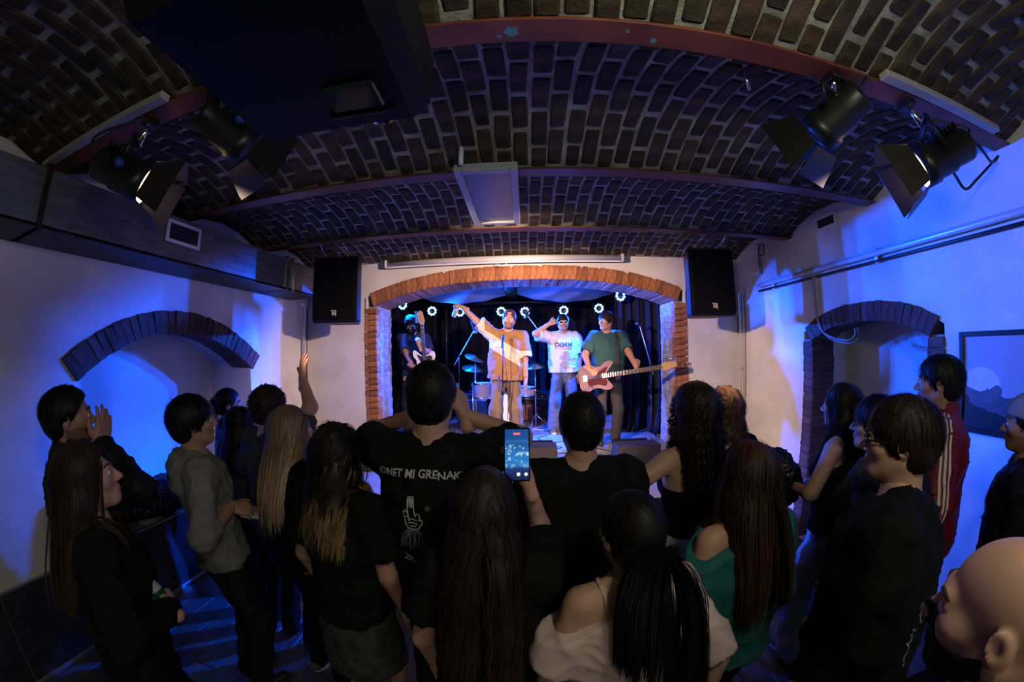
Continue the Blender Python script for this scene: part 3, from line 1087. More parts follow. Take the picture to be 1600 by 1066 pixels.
def stand(label, base, top, boom=None, micd=None, tripod=True):
    s = thing('microphone_stand', label, 'microphone stand', base)
    b = V3(*base)
    t = V3(*top) - b
    if tripod:
        for a in (0.4, 2.5, 4.6):
            MB().tube([(0, 0, .14), (.28 * math.cos(a), .28 * math.sin(a), .012)], 0.008, 6).build('leg', blackm, s)
    else:
        MB().lathe([(0, 0), (.125, 0), (.125, .012), (.11, .022), (.02, .03), (.012, .05)], (0, 0, 0), (0, 0, 1), 24).build('base', blackm, s)
    MB().tube([(0, 0, .04), t * .55], 0.011, 8).build('lower_pole', blackm, s)
    MB().tube([t * .5, t], 0.008, 8).build('upper_pole', blackm, s)
    MB().lathe([(.012, -.05), (.018, -.04), (.018, .03), (.012, .04)], t * .55, t, 10).build('clutch', blackm, s)
    e = t
    if boom:
        e = V3(*boom[1]) - b
        MB().tube([V3(*boom[0]) - b, e], 0.007, 8).build('boom', chrome if False else pipem, s)
        MB().box(t, (.035, .035, .035), bev=.006).build('boom_joint', blackm, s)
    if micd is not None:
        g, bo = MB(), MB()
        mic(g, bo, e + V3(*micd) * .02, micd)
        m_ = bo.build('microphone', blackm, s)
        g.build('mic_grille', mat('mic_mesh', (.12, .12, .13), .4, .8, bump=.5, bscale=500), m_)
    return s


s1 = stand('straight round-base microphone stand in front of the singer', (-0.31, 4.15, STZ), (-0.27, 4.17, 2.12), None, (0.05, 0.5, 0.45), False)
MB().box((-.02, .01, .86), (0.03, 0.03, 0.20), bev=.008).build('cable_wrap', mat('blue_wrap', (.05, .05, .2), .5), s1)
stand('boom microphone stand over the cymbals left of the singer', (-1.06, 5.25, STZ), (-1.02, 5.25, 1.90), ((-1.10, 5.25, 1.76), (-.78, 5.25, 2.30)), (.35, -.1, -.9))
stand('boom microphone stand between the singer and sunglasses man', (0.50, 5.62, STZ), (0.47, 5.62, 1.96), ((0.62, 5.62, 1.72), (0.03, 5.62, 2.55)), (-.5, -.2, -.9))
stand('boom microphone stand right of the bassist by the curtain', (1.78, 4.72, STZ), (1.76, 4.74, 1.72), ((1.80, 4.74, 1.60), (1.60, 4.72, 2.30)), (-.8, -.2, .42))
tag(MB().tube(bez([(-.285, 4.14, 2.08), (-.24, 4.1, 1.8), (-.22, 4.10, 1.3), (-.26, 4.08, .9), (-.2, 4.0, .735), (.1, 3.85, .735), (.3, 4.1, .735)], 10), 0.0045, 6).build('microphone_cable', rubber),
    'thin black cable hanging from the microphone of the singer', 'cable')


# drum kit -------------------------------------------------------------------
shellm = mat('drum_shell', (0.35, 0.33, 0.36), 0.3, 0.2)
headm = mat('drum_head', (0.75, 0.75, 0.75), 0.5)
brass = mat('cymbal_brass', (0.55, 0.42, 0.20), 0.28, 0.9)


def drum(par, nm, c, ax, r, d):
    o = MB().lathe([(r, -d / 2), (r, d / 2)], c, ax, 28).build(nm, shellm, par)
    for s in (-1, 1):
        MB().lathe([(r * .97, s * (d / 2 + .004)), (r + .012, s * (d / 2 + .006)), (r + .012, s * (d / 2 - .02)), (r, s * (d / 2 - .02))], c, ax, 28).build('hoop', chrome, o)
        MB().lathe([(0, s * (d / 2 + .001)), (r * .98, s * (d / 2))], c, ax, 28).build('drum_head', headm, o)
    return o


kit = thing('drum_kit', 'drum kit with cymbals behind the singer', 'drum kit', (-0.45, 5.65, STZ))
drum(kit, 'bass_drum', (0.10, .10, .28), (0, 1, 0), .27, .38)
drum(kit, 'floor_tom', (-.25, -.15, .62), (0, 0, 1), .14, .24)
drum(kit, 'snare_drum', (.42, -.1, .60), (0.1, 0, 1), .17, .14)
drum(kit, 'rack_tom', (.02, 0, .80), (0.2, -.3, 1), .15, .20)
for (x, y, z, r, tx) in ((-.36, -.15, 1.16, .17, .35), (-.42, .1, .98, .20, .12), (.60, -.1, 1.02, .18, -.1)):
    cy_ = thing
    st_ = MB().tube([(x, y, 0.02), (x, y, z + .03)], 0.010, 8).build('cymbal_stand', chrome, kit)
    lg_ = MB()
    for a in (0, 2.1, 4.2):
        lg_.tube([(x, y, .22), (x + .2 * math.cos(a), y + .2 * math.sin(a), .01)], .007, 6)
    lg_.build('stand_legs', chrome, st_)
    MB().lathe([(.02, .018), (.035, .012), (.04, .004), (r, -.022), (r, -.024), (.035, .0), (.0, .0)], (x, y, z), (tx, -.25, 1), 28).build('cymbal', brass, kit)
tag(MB().tube([(-0.83, 5.3, STZ + .006), (-.83, 5.3, 1.48)], .012, 8).build('hardware_post', chrome), 'chrome hardware post in front of the drum kit', 'stand')

# amplifiers, wedges, boxes
def cabinet(name, label, c, d, rz=0, red=False, cat='amplifier', handle=True):
    a = thing(name, label, cat, c, rz)
    MB().box((0, 0, d[2] / 2 + .01), d, bev=.012).build('cabinet', mat('amp_vinyl', (.014, .014, .018), .55, bump=.4, bscale=200), a)
    MB().box((0, -d[1] / 2 - .003, d[2] * .42), (d[0] - .06, .01, d[2] * .66), bev=.004).build('grille_cloth', mat('grille_cloth_%d' % red, (.16, .05, .05) if red else (.03, .03, .035), .9, bump=.6, bscale=260), a)
    MB().box((0, -d[1] / 2 - .004, d[2] * .88), (d[0] - .06, .010, d[2] * .14), bev=.003).build('control_panel', blackm, a)
    for q in range(6):
        MB().lathe([(.012, 0), (.010, .014), (0, .015)], (-d[0] * .35 + q * d[0] * .13, -d[1] / 2 - .01, d[2] * .88), (0, -1, 0), 10).build('knob', chrome, a)
    MB().box((0, -d[1] / 2 - .002, d[2] * .79), (d[0] - .05, .012, .006)).build('piping', whitep, a)
    for sx in (-1, 1):
        MB().box((sx * (d[0] / 2 - .012), -d[1] / 2 + .012, .03), (.035, .035, .04), bev=.008).build('corner_guard', chrome, a)
    MB().tube(bez([(-.1, 0, d[2] + .01), (-.06, 0, d[2] + .035), (.06, 0, d[2] + .035), (.1, 0, d[2] + .01)], 6), .008, 6).build('carry_handle', rubber, a)
    return a


cabinet('guitar_amplifier', 'guitar amplifier cabinet between the singer and sunglasses man', (0.15, 6.18, STZ), (.74, .26, .50))
tag(MB().box((0, 0, .15), (.26, .018, .29), bev=.004).build('patterned_board', mat('lattice_board', (.16, .05, .05), .8, col2=(.30, .16, .14), scale=30)), 'small reddish lattice board leaning on the amplifier', 'board').location = (-0.02, 6.02, STZ)
MB().tube([(-.12, -.012, .03), (.12, -.012, .27)], .003, 4).build('lattice_strip', mat('lattice_wire', (.3, .12, .1), .6), bpy.data.objects['patterned_board'])
for q in range(-3, 4):
    for s in (-1, 1):
        x0 = q * .06
        MB().tube([(max(-.125, min(.125, x0 - .13 * s)), -.012, .02), (max(-.125, min(.125, x0 + .13 * s)), -.012, .28)], .002, 4).build('lattice_strip', MATS['lattice_wire'], bpy.data.objects['patterned_board'])
cabinet('guitar_amplifier', 'dark amplifier cabinet beside the drum kit', (-0.98, 6.20, STZ), (.60, .26, .48))
cabinet('guitar_amplifier', 'amplifier cabinet at the guitarist side by the left curtain', (-1.72, 5.75, STZ), (.42, .28, .40))
redm = mat('red_plastic', (.55, .03, .02), .4)
hp = thing('red_horn', 'small red round thing standing on the stage by the amplifier', 'horn', (0.20, 5.98, STZ))
MB().lathe([(.012, 0), (.012, .20), (.03, .23), (.045, .25), (.045, .262), (.01, .262)], (0, 0, 0), (0, 0, 1), 14).build('shaft', redm, hp)
MB().lathe([(.05, 0), (.05, .01), (.012, .016)], (0, 0, 0), (0, 0, 1), 14).build('foot', redm, hp)


def wedge(label, c, w, rz):
    a = thing('monitor_wedge', label, 'monitor', c, rz, 'stage monitors')
    poly = [(-.18, 0), (.18, 0), (.18, .10), (.02, .30), (-.18, .30)]
    mb = MB().prism(poly, w, (0, 0, 0), (0, 1, 0), (0, 0, 1))
    mb.build('cabinet', mat('wedge_paint', (.012, .010, .010), .6, bump=.3, bscale=150), a)
    n = V3(0, .2, .16)
    n = n / np.linalg.norm(n)
    MB().box(V3(0, .105, .203), (w - .04, .012, .23), rot=mrot((1, 0, 0), -math.atan2(.2, .16)), bev=.003).build('grille', mat('speaker_mesh', (.008, .008, .009), .7), a)
    MB().box((w / 2 + .004, -.05, .17), (.008, .12, .05)).build('handle', blackm, a)


wedge('black monitor wedge on the stage edge right of the black haired man', (1.12, 3.46, STZ), .44, 0.0)
wedge('black monitor wedge on the stage edge behind the raised phone', (0.10, 3.52, STZ), .40, 0.0)
wedge('black monitor wedge at the left edge of the stage', (-1.62, 3.55, STZ), .40, 0.4)

# cables on the deck
rc = random.Random(5)
for k, (pts, r_) in enumerate((([(.2, 5.4, 0), (.35, 5.1, 0), (.15, 4.8, 0), (.4, 4.6, 0), (.65, 4.8, 0), (.5, 5.0, 0), (.9, 4.7, 0), (.8, 4.3, 0)], .005),
                               ([(-.1, 4.9, 0), (.1, 4.5, 0), (.45, 4.35, 0), (.2, 4.15, 0), (.55, 4.1, 0), (.75, 4.35, 0), (1.1, 4.0, 0)], .005),
                               ([(1.75, 4.6, 0), (1.5, 4.35, 0), (1.2, 4.3, 0), (1.35, 4.15, 0), (1.6, 4.2, 0), (1.45, 4.4, 0), (1.1, 4.5, 0)], .005),
                               ([(1.3, 3.8, 0), (1.5, 3.7, 0), (1.6, 3.5, 0), (1.4, 3.4, 0), (1.55, 3.2, 0), (1.65, 3.6, 0), (1.75, 4.1, 0)], .006))):
    tag(MB().tube(bez([(x, y, STZ + .008) for x, y, _ in pts], 8), r_, 5).build('stage_cable', rubber),
        ['black cable looping from the amplifier to the bassist', 'black cable curling over the stage behind the wedge', 'black cable looping at the foot of the right curtain',
         'black cable bundle at the right edge of the stage'][k], 'cable')
tag(MB().tube(bez([(.1, 5.38, STZ + .01), (.25, 5.3, STZ + .012), (.35, 5.36, STZ + .02), (.30, 5.25, STZ + .012), (.45, 5.3, STZ + .02), (.5, 5.22, STZ + .012), (.62, 5.32, STZ + .012)], 8), .008, 6).build('stage_cable', whitep),
    'pale cable heap at the foot of the amplifier', 'cable')


# guitars -----------------------------------------------------------------------
def guitar(name, label, cat, mat4, body_m, pg_m, neck_len, sc, bass):
    """local: X along the neck (body at the origin), Y out of the front, Z up across the body"""
    g = thing(name, label, cat)
    g.matrix_world = mat4
    out = [(-.20, .0), (-.195, .10), (-.15, .155), (-.07, .16), (0.0, .125), (.07, .125), (.13, .165), (.20, .165), (.215, .13), (.16, .07), (.13, .03), (.13, -.03),
           (.15, -.07), (.185, -.12), (.165, -.155), (.10, -.16), (.02, -.13), (-.05, -.135), (-.11, -.17), (-.17, -.15), (-.20, -.09)]
    out = [tuple(p[:2]) for p in bez([(x * sc, z * sc, 0) for x, z in out], 3)]
    ux, uy = (1, 0, 0), (0, 0, 1)
    bd = MB().prism(out, .042, (0, 0, 0), ux, uy).build('body', body_m, g)
    pgo = [(-.09, -.10), (-.10, -.03), (-.03, .0), (.02, .05), (.12, .10), (.15, .10), (.12, .04), (.12, -.03), (.13, -.08), (.10, -.115), (.03, -.09), (-.04, -.095)]
    pgo = [tuple(p[:2]) for p in bez([(x * sc, z * sc, 0) for x, z in pgo], 3)]
    MB().prism(pgo, .003, (0, -.0232, 0), ux, uy).build('pickguard', pg_m, g)
    for x in ((-.02, .03) if bass else (-.06, 0.0, .06)):
        MB().box((x * sc, -.026, 0), (.022, .010, .075), bev=.003).build('pickup', blackp, g)
    MB().box((-.125 * sc, -.028, 0), (.05, .014, .075), bev=.003).build('bridge', chrome, g)
    n = MB()
    x0, x1 = .08 * sc, neck_len
    n.box(((x0 + x1) / 2, -.026, 0), (x1 - x0, .022, .052), bev=.006)
    n.build('neck', mat('maple', (.42, .24, .10), .4), g)
    fb = MB().box(((x0 + x1) / 2 - .01, -.040, 0), (x1 - x0 + .02, .007, .054), bev=.002).build('fingerboard', mat('rosewood', (.05, .028, .018), .5), g)
    for q in range(20):
        xx = x1 - (x1 - x0 + .35 * sc) * (1 - 2 ** (-q / 12))
        if xx > x0:
            MB().box((xx, -.0445, 0), (.003, .003, .052)).build('fret', chrome, fb)
    hs = [(x1, -.028), (x1 + .05, -.045), (x1 + .18, -.02), (x1 + .20, .02), (x1 + .16, .045), (x1 + .06, .05), (x1, .028)]
    hd_ = MB().prism(hs, .016, (0, -.018, 0), ux, uy).build('headstock', MATS['maple'], g)
    for q in range(4 if bass else 6):
        xx = x1 + .04 + q * (.14 / (3 if bass else 5))
        MB().lathe([(.006, 0), (.006, .03), (.016, .032), (.016, .05), (0, .05)], (xx, -.018, .04), (0, 0, 1), 8).build('tuning_peg', chrome, hd_)
    for q in range(4 if bass else 6):
        z = (q - (1.5 if bass else 2.5)) * (.012 if bass else .0085)
        MB().tube([(-.13 * sc, -.046, z), (x1 + .03, -.048, z)], .0014 if bass else .0009, 4).build('string', chrome, g)
    for q in range(2):
        MB().lathe([(.013, 0), (.011, .014), (0, .015)], (-.10 * sc + q * .05, -.023, -.115 * sc), (0, -1, 0), 10).build('knob', chrome, g)
    return g


def gm(org, neck, front):
    x = V3(*neck) / np.linalg.norm(neck)
    f = V3(*front)
    y = -(f - x * (f @ x))
    y = y / np.linalg.norm(y)
    z = np.cross(x, y)
    return frame(x, y, z, org)


guitar('bass_guitar', 'burgundy bass guitar held by the man in the teal shirt', 'bass guitar', gm((0.86, 4.20, 1.63), (.90, -.38, .15), (-.25, -1, .25)),
       mat('burgundy_lacquer', (.10, .004, .040), .42), mat('tortoise_guard', (.07, .012, .02), .7, spec=.2), .78, 1.05, True)
guitar('electric_guitar', 'white electric guitar held upright by the guitarist', 'guitar', gm((-1.42, 4.76, 1.80), (-.05, -.08, 1.0), (.25, -1, -.05)),
       mat('white_lacquer', (.72, .70, .66), .35), mat('black_guard', (.02, .02, .02), .3), .56, 0.95, False)

# ------------------------------------------------------------------ smooth solids for people
def mesh_np(name, V, Q, T=None, smooth=True):
    me = bpy.data.meshes.new(name)
    V = np.asarray(V, np.float32)
    Q = np.asarray(Q, np.int32).reshape(-1, 4)
    T = np.zeros((0, 3), np.int32) if T is None else np.asarray(T, np.int32).reshape(-1, 3)
    me.vertices.add(len(V))
    me.vertices.foreach_set('co', V.ravel())
    nl = Q.size + T.size
    me.loops.add(nl)
    me.loops.foreach_set('vertex_index', np.concatenate([Q.ravel(), T.ravel()]))
    me.polygons.add(len(Q) + len(T))
    st = np.concatenate([np.arange(len(Q)) * 4, len(Q) * 4 + np.arange(len(T)) * 3]).astype(np.int32)
    me.polygons.foreach_set('loop_start', st)
    me.update(calc_edges=True)
    me.validate()
    if smooth:
        me.polygons.foreach_set('use_smooth', np.ones(len(me.polygons), bool))
    return me


def surface_nets(D, xs, ys, zs):
    neg = D < 0
    c = neg.astype(np.int8)
    cnt = c[:-1, :-1, :-1] + c[1:, :-1, :-1] + c[:-1, 1:, :-1] + c[1:, 1:, :-1] + c[:-1, :-1, 1:] + c[1:, :-1, 1:] + c[:-1, 1:, 1:] + c[1:, 1:, 1:]
    act = (cnt > 0) & (cnt < 8)
    I, J, K = np.nonzero(act)
    n = len(I)
    if n == 0:
        return np.zeros((0, 3)), np.zeros((0, 4), int)
    idx = -np.ones(act.shape, np.int32)
    idx[I, J, K] = np.arange(n)
    acc = np.zeros((n, 3))
    ct = np.zeros(n)
    cor = [(x, y, z) for x in (0, 1) for y in (0, 1) for z in (0, 1)]
    ax = (xs, ys, zs)
    for a in cor:
        for d in range(3):
            if a[d]:
                continue
            b = list(a)
            b[d] = 1
            da = D[I + a[0], J + a[1], K + a[2]]
            db = D[I + b[0], J + b[1], K + b[2]]
            m = (da < 0) != (db < 0)
            t = np.where(m, da / np.where(m, da - db, 1), 0)
            g = (I, J, K)
            for e in range(3):
                base = ax[e][g[e] + a[e]]
                if e == d:
                    base = base + t * (ax[e][g[e] + 1] - ax[e][g[e]])
                acc[:, e] += np.where(m, base, 0)
            ct += m
    V = acc / ct[:, None]
    Q = []
    for d in range(3):
        e, f = (d + 1) % 3, (d + 2) % 3
        sl0 = [slice(None)] * 3
        sl1 = [slice(None)] * 3
        sl0[d], sl1[d] = slice(0, -1), slice(1, None)
        sl0[e] = sl1[e] = slice(1, -1)
        sl0[f] = sl1[f] = slice(1, -1)
        a, b = neg[tuple(sl0)], neg[tuple(sl1)]
        E = np.array(np.nonzero(a != b))
        if E.shape[1] == 0:
            continue
        flip = a[tuple(E)]
        g = E.copy()
        g[e] += 1
        g[f] += 1

        def cell(de, df):
            h = g.copy()
            h[e] -= de
            h[f] -= df
            return idx[tuple(h)]
        q = np.stack([cell(1, 1), cell(0, 1), cell(0, 0), cell(1, 0)], 1)
        q[~flip] = q[~flip][:, ::-1]
        Q.append(q)
    return V, np.concatenate(Q)


class Field:
    """list of soft-blended primitives, evaluated on grids or on points"""

    def __init__(s):
        s.ops = []

    def _add(s, fn, lo, hi, k, mode):
        s.ops.append((fn, np.array(lo, float), np.array(hi, float), k, mode))
        return s

    def cone(s, a, b, ra, rb, k=0.02, mode='u', sq=None):
        a, b = np.array(a, float), np.array(b, float)
        ba = b - a
        L = ba @ ba + 1e-12
        r = max(ra, rb)

        def fn(x, y, z):
            px, py, pz = x - a[0], y - a[1], z - a[2]
            h = np.clip((px * ba[0] + py * ba[1] + pz * ba[2]) / L, 0, 1)
            return np.sqrt((px - ba[0] * h) ** 2 + (py - ba[1] * h) ** 2 + (pz - ba[2] * h) ** 2) - (ra + (rb - ra) * h)
        return s._add(fn, np.minimum(a, b) - r, np.maximum(a, b) + r, k, mode)

    def ell(s, c, r, k=0.02, mode='u', rot=None):
        c, r = np.array(c, float), np.array(r, float)
        Rt = None if rot is None else np.array(rot).T
        R_ = r if rot is None else np.full(3, r.max())

        def fn(x, y, z):
            px, py, pz = x - c[0], y - c[1], z - c[2]
            if Rt is not None:
                px, py, pz = (Rt[i, 0] * px + Rt[i, 1] * py + Rt[i, 2] * pz for i in range(3))
            k0 = np.sqrt((px / r[0]) ** 2 + (py / r[1]) ** 2 + (pz / r[2]) ** 2)
            k1 = np.sqrt((px / r[0] ** 2) ** 2 + (py / r[1] ** 2) ** 2 + (pz / r[2] ** 2) ** 2) + 1e-9
            return k0 * (k0 - 1) / k1
        return s._add(fn, c - R_, c + R_, k, mode)

    def loft(s, secs, T, k=0.03, mode='u', t=0.0):
        """elliptical sections (z, rx, ry, yc) in the rest frame, posed by the 4x4 T"""
        S = np.array(secs, float)
        Ti = np.linalg.inv(T)
        m = S[:, 1:3].max() + t
        P = [T[:3, :3] @ np.array([x * m, y * m, z]) + T[:3, 3] for x in (-1, 1) for y in (-1, 1) for z in (S[0, 0] - .02, S[-1, 0] + .02)]

        def fn(x, y, z):
            qx = Ti[0, 0] * x + Ti[0, 1] * y + Ti[0, 2] * z + Ti[0, 3]
            qy = Ti[1, 0] * x + Ti[1, 1] * y + Ti[1, 2] * z + Ti[1, 3]
            qz = Ti[2, 0] * x + Ti[2, 1] * y + Ti[2, 2] * z + Ti[2, 3]
            rx = np.interp(qz, S[:, 0], S[:, 1]) + t
            ry = np.interp(qz, S[:, 0], S[:, 2]) + t
            yc = np.interp(qz, S[:, 0], S[:, 3])
            d = (np.sqrt((qx / rx) ** 2 + ((qy - yc) / ry) ** 2) - 1) * np.minimum(rx, ry)
            dz = np.maximum(S[0, 0] - qz, qz - S[-1, 0])
            return np.maximum(d, dz)
        return s._add(fn, np.min(P, 0), np.max(P, 0), k, mode)

    def half(s, n, d, mode='s', k=0.0):
        """removes the side n.p > d"""
        n = np.array(n, float)
        l = np.linalg.norm(n)
        n, d = n / l, d / l

        def fn(x, y, z):
            return d - (n[0] * x + n[1] * y + n[2] * z)
        return s._add(fn, (-9, -9, -9), (9, 9, 9), k, 's')

    @staticmethod
    def _blend(A, d, k, mode):
        if mode == 'u':
            if k <= 0:
                return np.minimum(A, d)
            h = np.maximum(k - np.abs(A - d), 0) / k
            return np.minimum(A, d) - h * h * k * .25
        d = -d
        if k <= 0:
            return np.maximum(A, d)
        h = np.maximum(k - np.abs(A - d), 0) / k
        return np.maximum(A, d) + h * h * k * .25

    def pts(s, P):
        A = np.full(len(P), 9.0)
        for fn, lo, hi, k, mode in s.ops:
            A = s._blend(A, fn(P[:, 0], P[:, 1], P[:, 2]), k, mode)
        return A

    def mesh(s, res, lo=None, hi=None):
        us = [o for o in s.ops if o[4] == 'u']
        L = np.min([o[1] for o in us], 0) - 2.5 * res - .012 if lo is None else np.array(lo, float)
        H = np.max([o[2] for o in us], 0) + 2.5 * res + .012 if hi is None else np.array(hi, float)
        ax = [np.arange(L[i], H[i] + res, res) for i in range(3)]
        D = np.full([len(a) for a in ax], 1.0, np.float32)
        for fn, lo_, hi_, k, mode in s.ops:
            mg = k + 3 * res
            sl = tuple(slice(max(0, np.searchsorted(ax[i], lo_[i] - mg) - 1), np.searchsorted(ax[i], hi_[i] + mg) + 1) for i in range(3))
            x, y, z = ax[0][sl[0]][:, None, None], ax[1][sl[1]][None, :, None], ax[2][sl[2]][None, None, :]
            if 0 in (x.size, y.size, z.size):
                continue
            d = fn(x, y, z)
            D[sl] = s._blend(D[sl], d, k, mode)
        D[0], D[-1] = 1, 1
        D[:, 0], D[:, -1] = 1, 1
        D[:, :, 0], D[:, :, -1] = 1, 1
        return surface_nets(D, *ax)


_rs = np.random.RandomState(3)
_LAT = _rs.rand(32, 32, 32).astype(np.float32)


def vnoise(P, f):
    """smooth value noise in -1..1"""
    Q = np.asarray(P) * f
    i = np.floor(Q).astype(int)
    t = Q - i
    t = t * t * (3 - 2 * t)
    out = 0
    for a in (0, 1):
        for b in (0, 1):
            for c in (0, 1):
                w = (t[:, 0] if a else 1 - t[:, 0]) * (t[:, 1] if b else 1 - t[:, 1]) * (t[:, 2] if c else 1 - t[:, 2])
                out = out + w * _LAT[(i[:, 0] + a) & 31, (i[:, 1] + b) & 31, (i[:, 2] + c) & 31]
    return out * 2 - 1


def vnormals(V, Q):
    n = np.cross(V[Q[:, 2]] - V[Q[:, 0]], V[Q[:, 3]] - V[Q[:, 1]])
    N = np.zeros_like(V)
    for i in range(4):
        np.add.at(N, Q[:, i], n)
    return N / (np.linalg.norm(N, axis=1, keepdims=True) + 1e-12)


def wrinkle(V, Q, amp, seed, scale=9.0):
    """cloth folds: sharp-crested ridges in two directions plus a soft sag"""
    N = vnormals(V, Q)
    o = np.array([seed * 1.7, seed * .9, seed * 2.3])
    W = V + .045 * np.stack([vnoise(V + o, 6), vnoise(V + o + 7, 6), vnoise(V + o + 13, 6)], 1)
    d1 = W @ np.array([[.8, .3, .5], [-.2, 1.0, .1], [-.45, -.1, .55]]).T
    a = (1 - np.abs(vnoise(d1 + o, scale * 1.6))) ** 3
    b = (1 - np.abs(vnoise((W + o) * [.8, .8, 1.5], scale * 2.4))) ** 3
    c = vnoise(V + o * 2, 4.5)
    return V + N * (amp * (a * 1.3 + b * .7 - .75 + c * .5))[:, None]


def rotm(ax, a):
    return np.array(Matrix.Rotation(a, 3, Vector(ax)))


def T4(Rm=None, t=(0, 0, 0)):
    m = np.eye(4)
    if Rm is not None:
        m[:3, :3] = Rm
    m[:3, 3] = t
    return m


def app(T, p):
    return T[:3, :3] @ np.array(p, float) + T[:3, 3]


def unit(v):
    v = np.array(v, float)
    return v / (np.linalg.norm(v) + 1e-12)


# ------------------------------------------------------------------ people materials
def skin_mat(name, col):
    m = mat(name, col, 0.48, spec=0.35)
    nt = m.node_tree
    b = nt.nodes['Principled BSDF']
    if 'tint' in [n.name for n in nt.nodes]:
        return m
    at = nd(nt, 'ShaderNodeAttribute', attribute_name='tint')
    at.name = 'tint'
    mx = nd(nt, 'ShaderNodeMix', data_type='RGBA', blend_type='MULTIPLY')
    mx.inputs[0].default_value = 1.0
    mx.inputs[6].default_value = (*col, 1)
    nt.links.new(at.outputs['Color'], mx.inputs[7])
    nt.links.new(mx.outputs[2], b.inputs['Base Color'])
    b.inputs['Subsurface Weight'].default_value = 0.0
    return m


def hair_mat(name, root, tip=None, lo=0.55, hi=0.85, rough=0.5, spec=0.22):
    if name in MATS:
        return MATS[name]
    m = bpy.data.materials.new(name)
    MATS[name] = m
    m.use_nodes = True
    nt = m.node_tree
    L = nt.links
    b = nt.nodes['Principled BSDF']
    b.inputs['Roughness'].default_value = rough
    b.inputs['Specular IOR Level'].default_value = spec
    at = nd(nt, 'ShaderNodeAttribute', attribute_name='strand')
    sp = nd(nt, 'ShaderNodeSeparateColor')
    L.new(at.outputs['Color'], sp.inputs[0])
    cr = nd(nt, 'ShaderNodeValToRGB')
    cr.color_ramp.elements[0].position = lo
    cr.color_ramp.elements[1].position = hi
    cr.color_ramp.elements[0].color = (*root, 1)
    cr.color_ramp.elements[1].color = (*(tip or root), 1)
    L.new(sp.outputs[0], cr.inputs[0])
    hs = nd(nt, 'ShaderNodeHueSaturation')
    mr = nd(nt, 'ShaderNodeMapRange')
    mr.inputs[3].default_value = 0.45
    mr.inputs[4].default_value = 1.60
    L.new(sp.outputs[1], mr.inputs[0])
    L.new(mr.outputs[0], hs.inputs['Value'])
    L.new(cr.outputs[0], hs.inputs['Color'])
    L.new(hs.outputs[0], b.inputs['Base Color'])
    return m


def col_attr(me, name, C):
    a = me.color_attributes.new(name, 'FLOAT_COLOR', 'POINT')
    C = np.concatenate([C, np.ones((len(C), 1))], 1).astype(np.float32)
    a.data.foreach_set('color', C.ravel())


def put(name, me, m, parent):
    me.materials.append(m)
    o = bpy.data.objects.new(name, me)
    COL.objects.link(o)
    o.parent = parent
    return o

# ------------------------------------------------------------------ person builder
def head_field(fem, neck_to, neckr):
    f = Field()
    jw = .90 if fem else 1.0
    f.ell((0, -.014, .030), (.075, .097, .092))
    f.ell((0, .020, -.040), (.060 * jw, .072, .080), .03)
    f.ell((0, .066, -.098), (.022 * jw, .020, .018), .03)
    for s in (-1, 1):
        f.cone((s * .056 * jw, -.008, -.050), (s * .020 * jw, .060, -.096), .017, .015, .03)
        f.ell((s * .042, .060, -.022), (.024, .022, .022), .03)
    f.cone((-.034, .084, .020), (.034, .084, .020), .011, .011, .02)
    for s in (-1, 1):
        f.ell((s * .032, .099, .001), (.018, .013, .012), .012, 's')
    for s in (-1, 1):
        f.cone((s * .019, .0885, .0085), (s * .046, .0815, .0070), .0052, .0046, .004)
        f.cone((s * .021, .0870, -.0085), (s * .045, .0815, -.0070), .0040, .0036, .004)
    f.cone((0, .088, .006), (0, .112, -.031), .0075, .0105, .012)
    for s in (-1, 1):
        f.ell((s * .011, .099, -.036), (.009, .010, .008), .008)
    f.ell((0, .090, -.0605), (.023, .010, .0055), .006)
    f.ell((0, .088, -.0715), (.020, .011, .0070), .006)
    for s in (-1, 1):
        Re = rotm((0, 0, 1), -s * .35) @ rotm((1, 0, 0), -.15)
        f.ell((s * .079, -.010, -.006), (.009, .021, .032), .006, 'u', Re)
        f.ell((s * .089, -.004, -.002), (.007, .011, .019), .006, 's', Re)
    f.cone((0, -.022, -.055), neck_to, neckr, neckr * 1.05, .035)
    return f


def hand_field(left, curl, spread=0.0, thumb='side'):
    """fingers along +Y, back of the hand +Z; thumb on -X (right hand) or +X (left)"""
    f = Field()
    sx = -1 if not left else 1
    kn = [(.031, .086), (.010, .092), (-.011, .087), (-.030, .078)]
    ln = [.072, .080, .073, .057]
    f.ell((0, .048, -.002), (.040, .050, .0165), .01)
    for i in range(4):
        kx, ky = kn[i]
        k0 = V3(sx * kx, ky, 0.0)
        f.cone((sx * kx * .55, .005, 0), k0, .0150, .0115, .012)
        c = curl[i] if hasattr(curl, '__len__') else curl
        cs = [c * .9, c * 1.15, c * .8] if not hasattr(c, '__len__') else c
        ang = 0
        p = k0
        sp = spread * (1.5 - i) * sx * .12
        for q, fr in enumerate((.45, .30, .25)):
            ang += cs[q]
            d = V3(math.sin(sp) * math.cos(ang), math.cos(sp) * math.cos(ang), -math.sin(ang))
            e = p + d * ln[i] * fr
            f.cone(p, e, .0098 - .0010 * q, .0090 - .0010 * q, .004)
            p = e
    if thumb == 'side':
        T_ = [(sx * .018, .018, -.006), (sx * .046, .046, -.014), (sx * .060, .074, -.018), (sx * .066, .098, -.020)]
    elif thumb == 'wrap':
        T_ = [(sx * .018, .018, -.008), (sx * .042, .046, -.030), (sx * .034, .072, -.050), (sx * .018, .088, -.058)]
    else:
        T_ = [(sx * .018, .018, -.006), (sx * .054, .038, -.010), (sx * .082, .058, -.012), (sx * .100, .076, -.012)]
    for a, b, r0, r1 in zip(T_[:-1], T_[1:], (.016, .012, .0105), (.0125, .0108, .0085)):
        f.cone(a, b, r0, r1, .008)
    f.cone((0, -.06, 0), (0, .012, 0), .027, .024, .02)
    return f


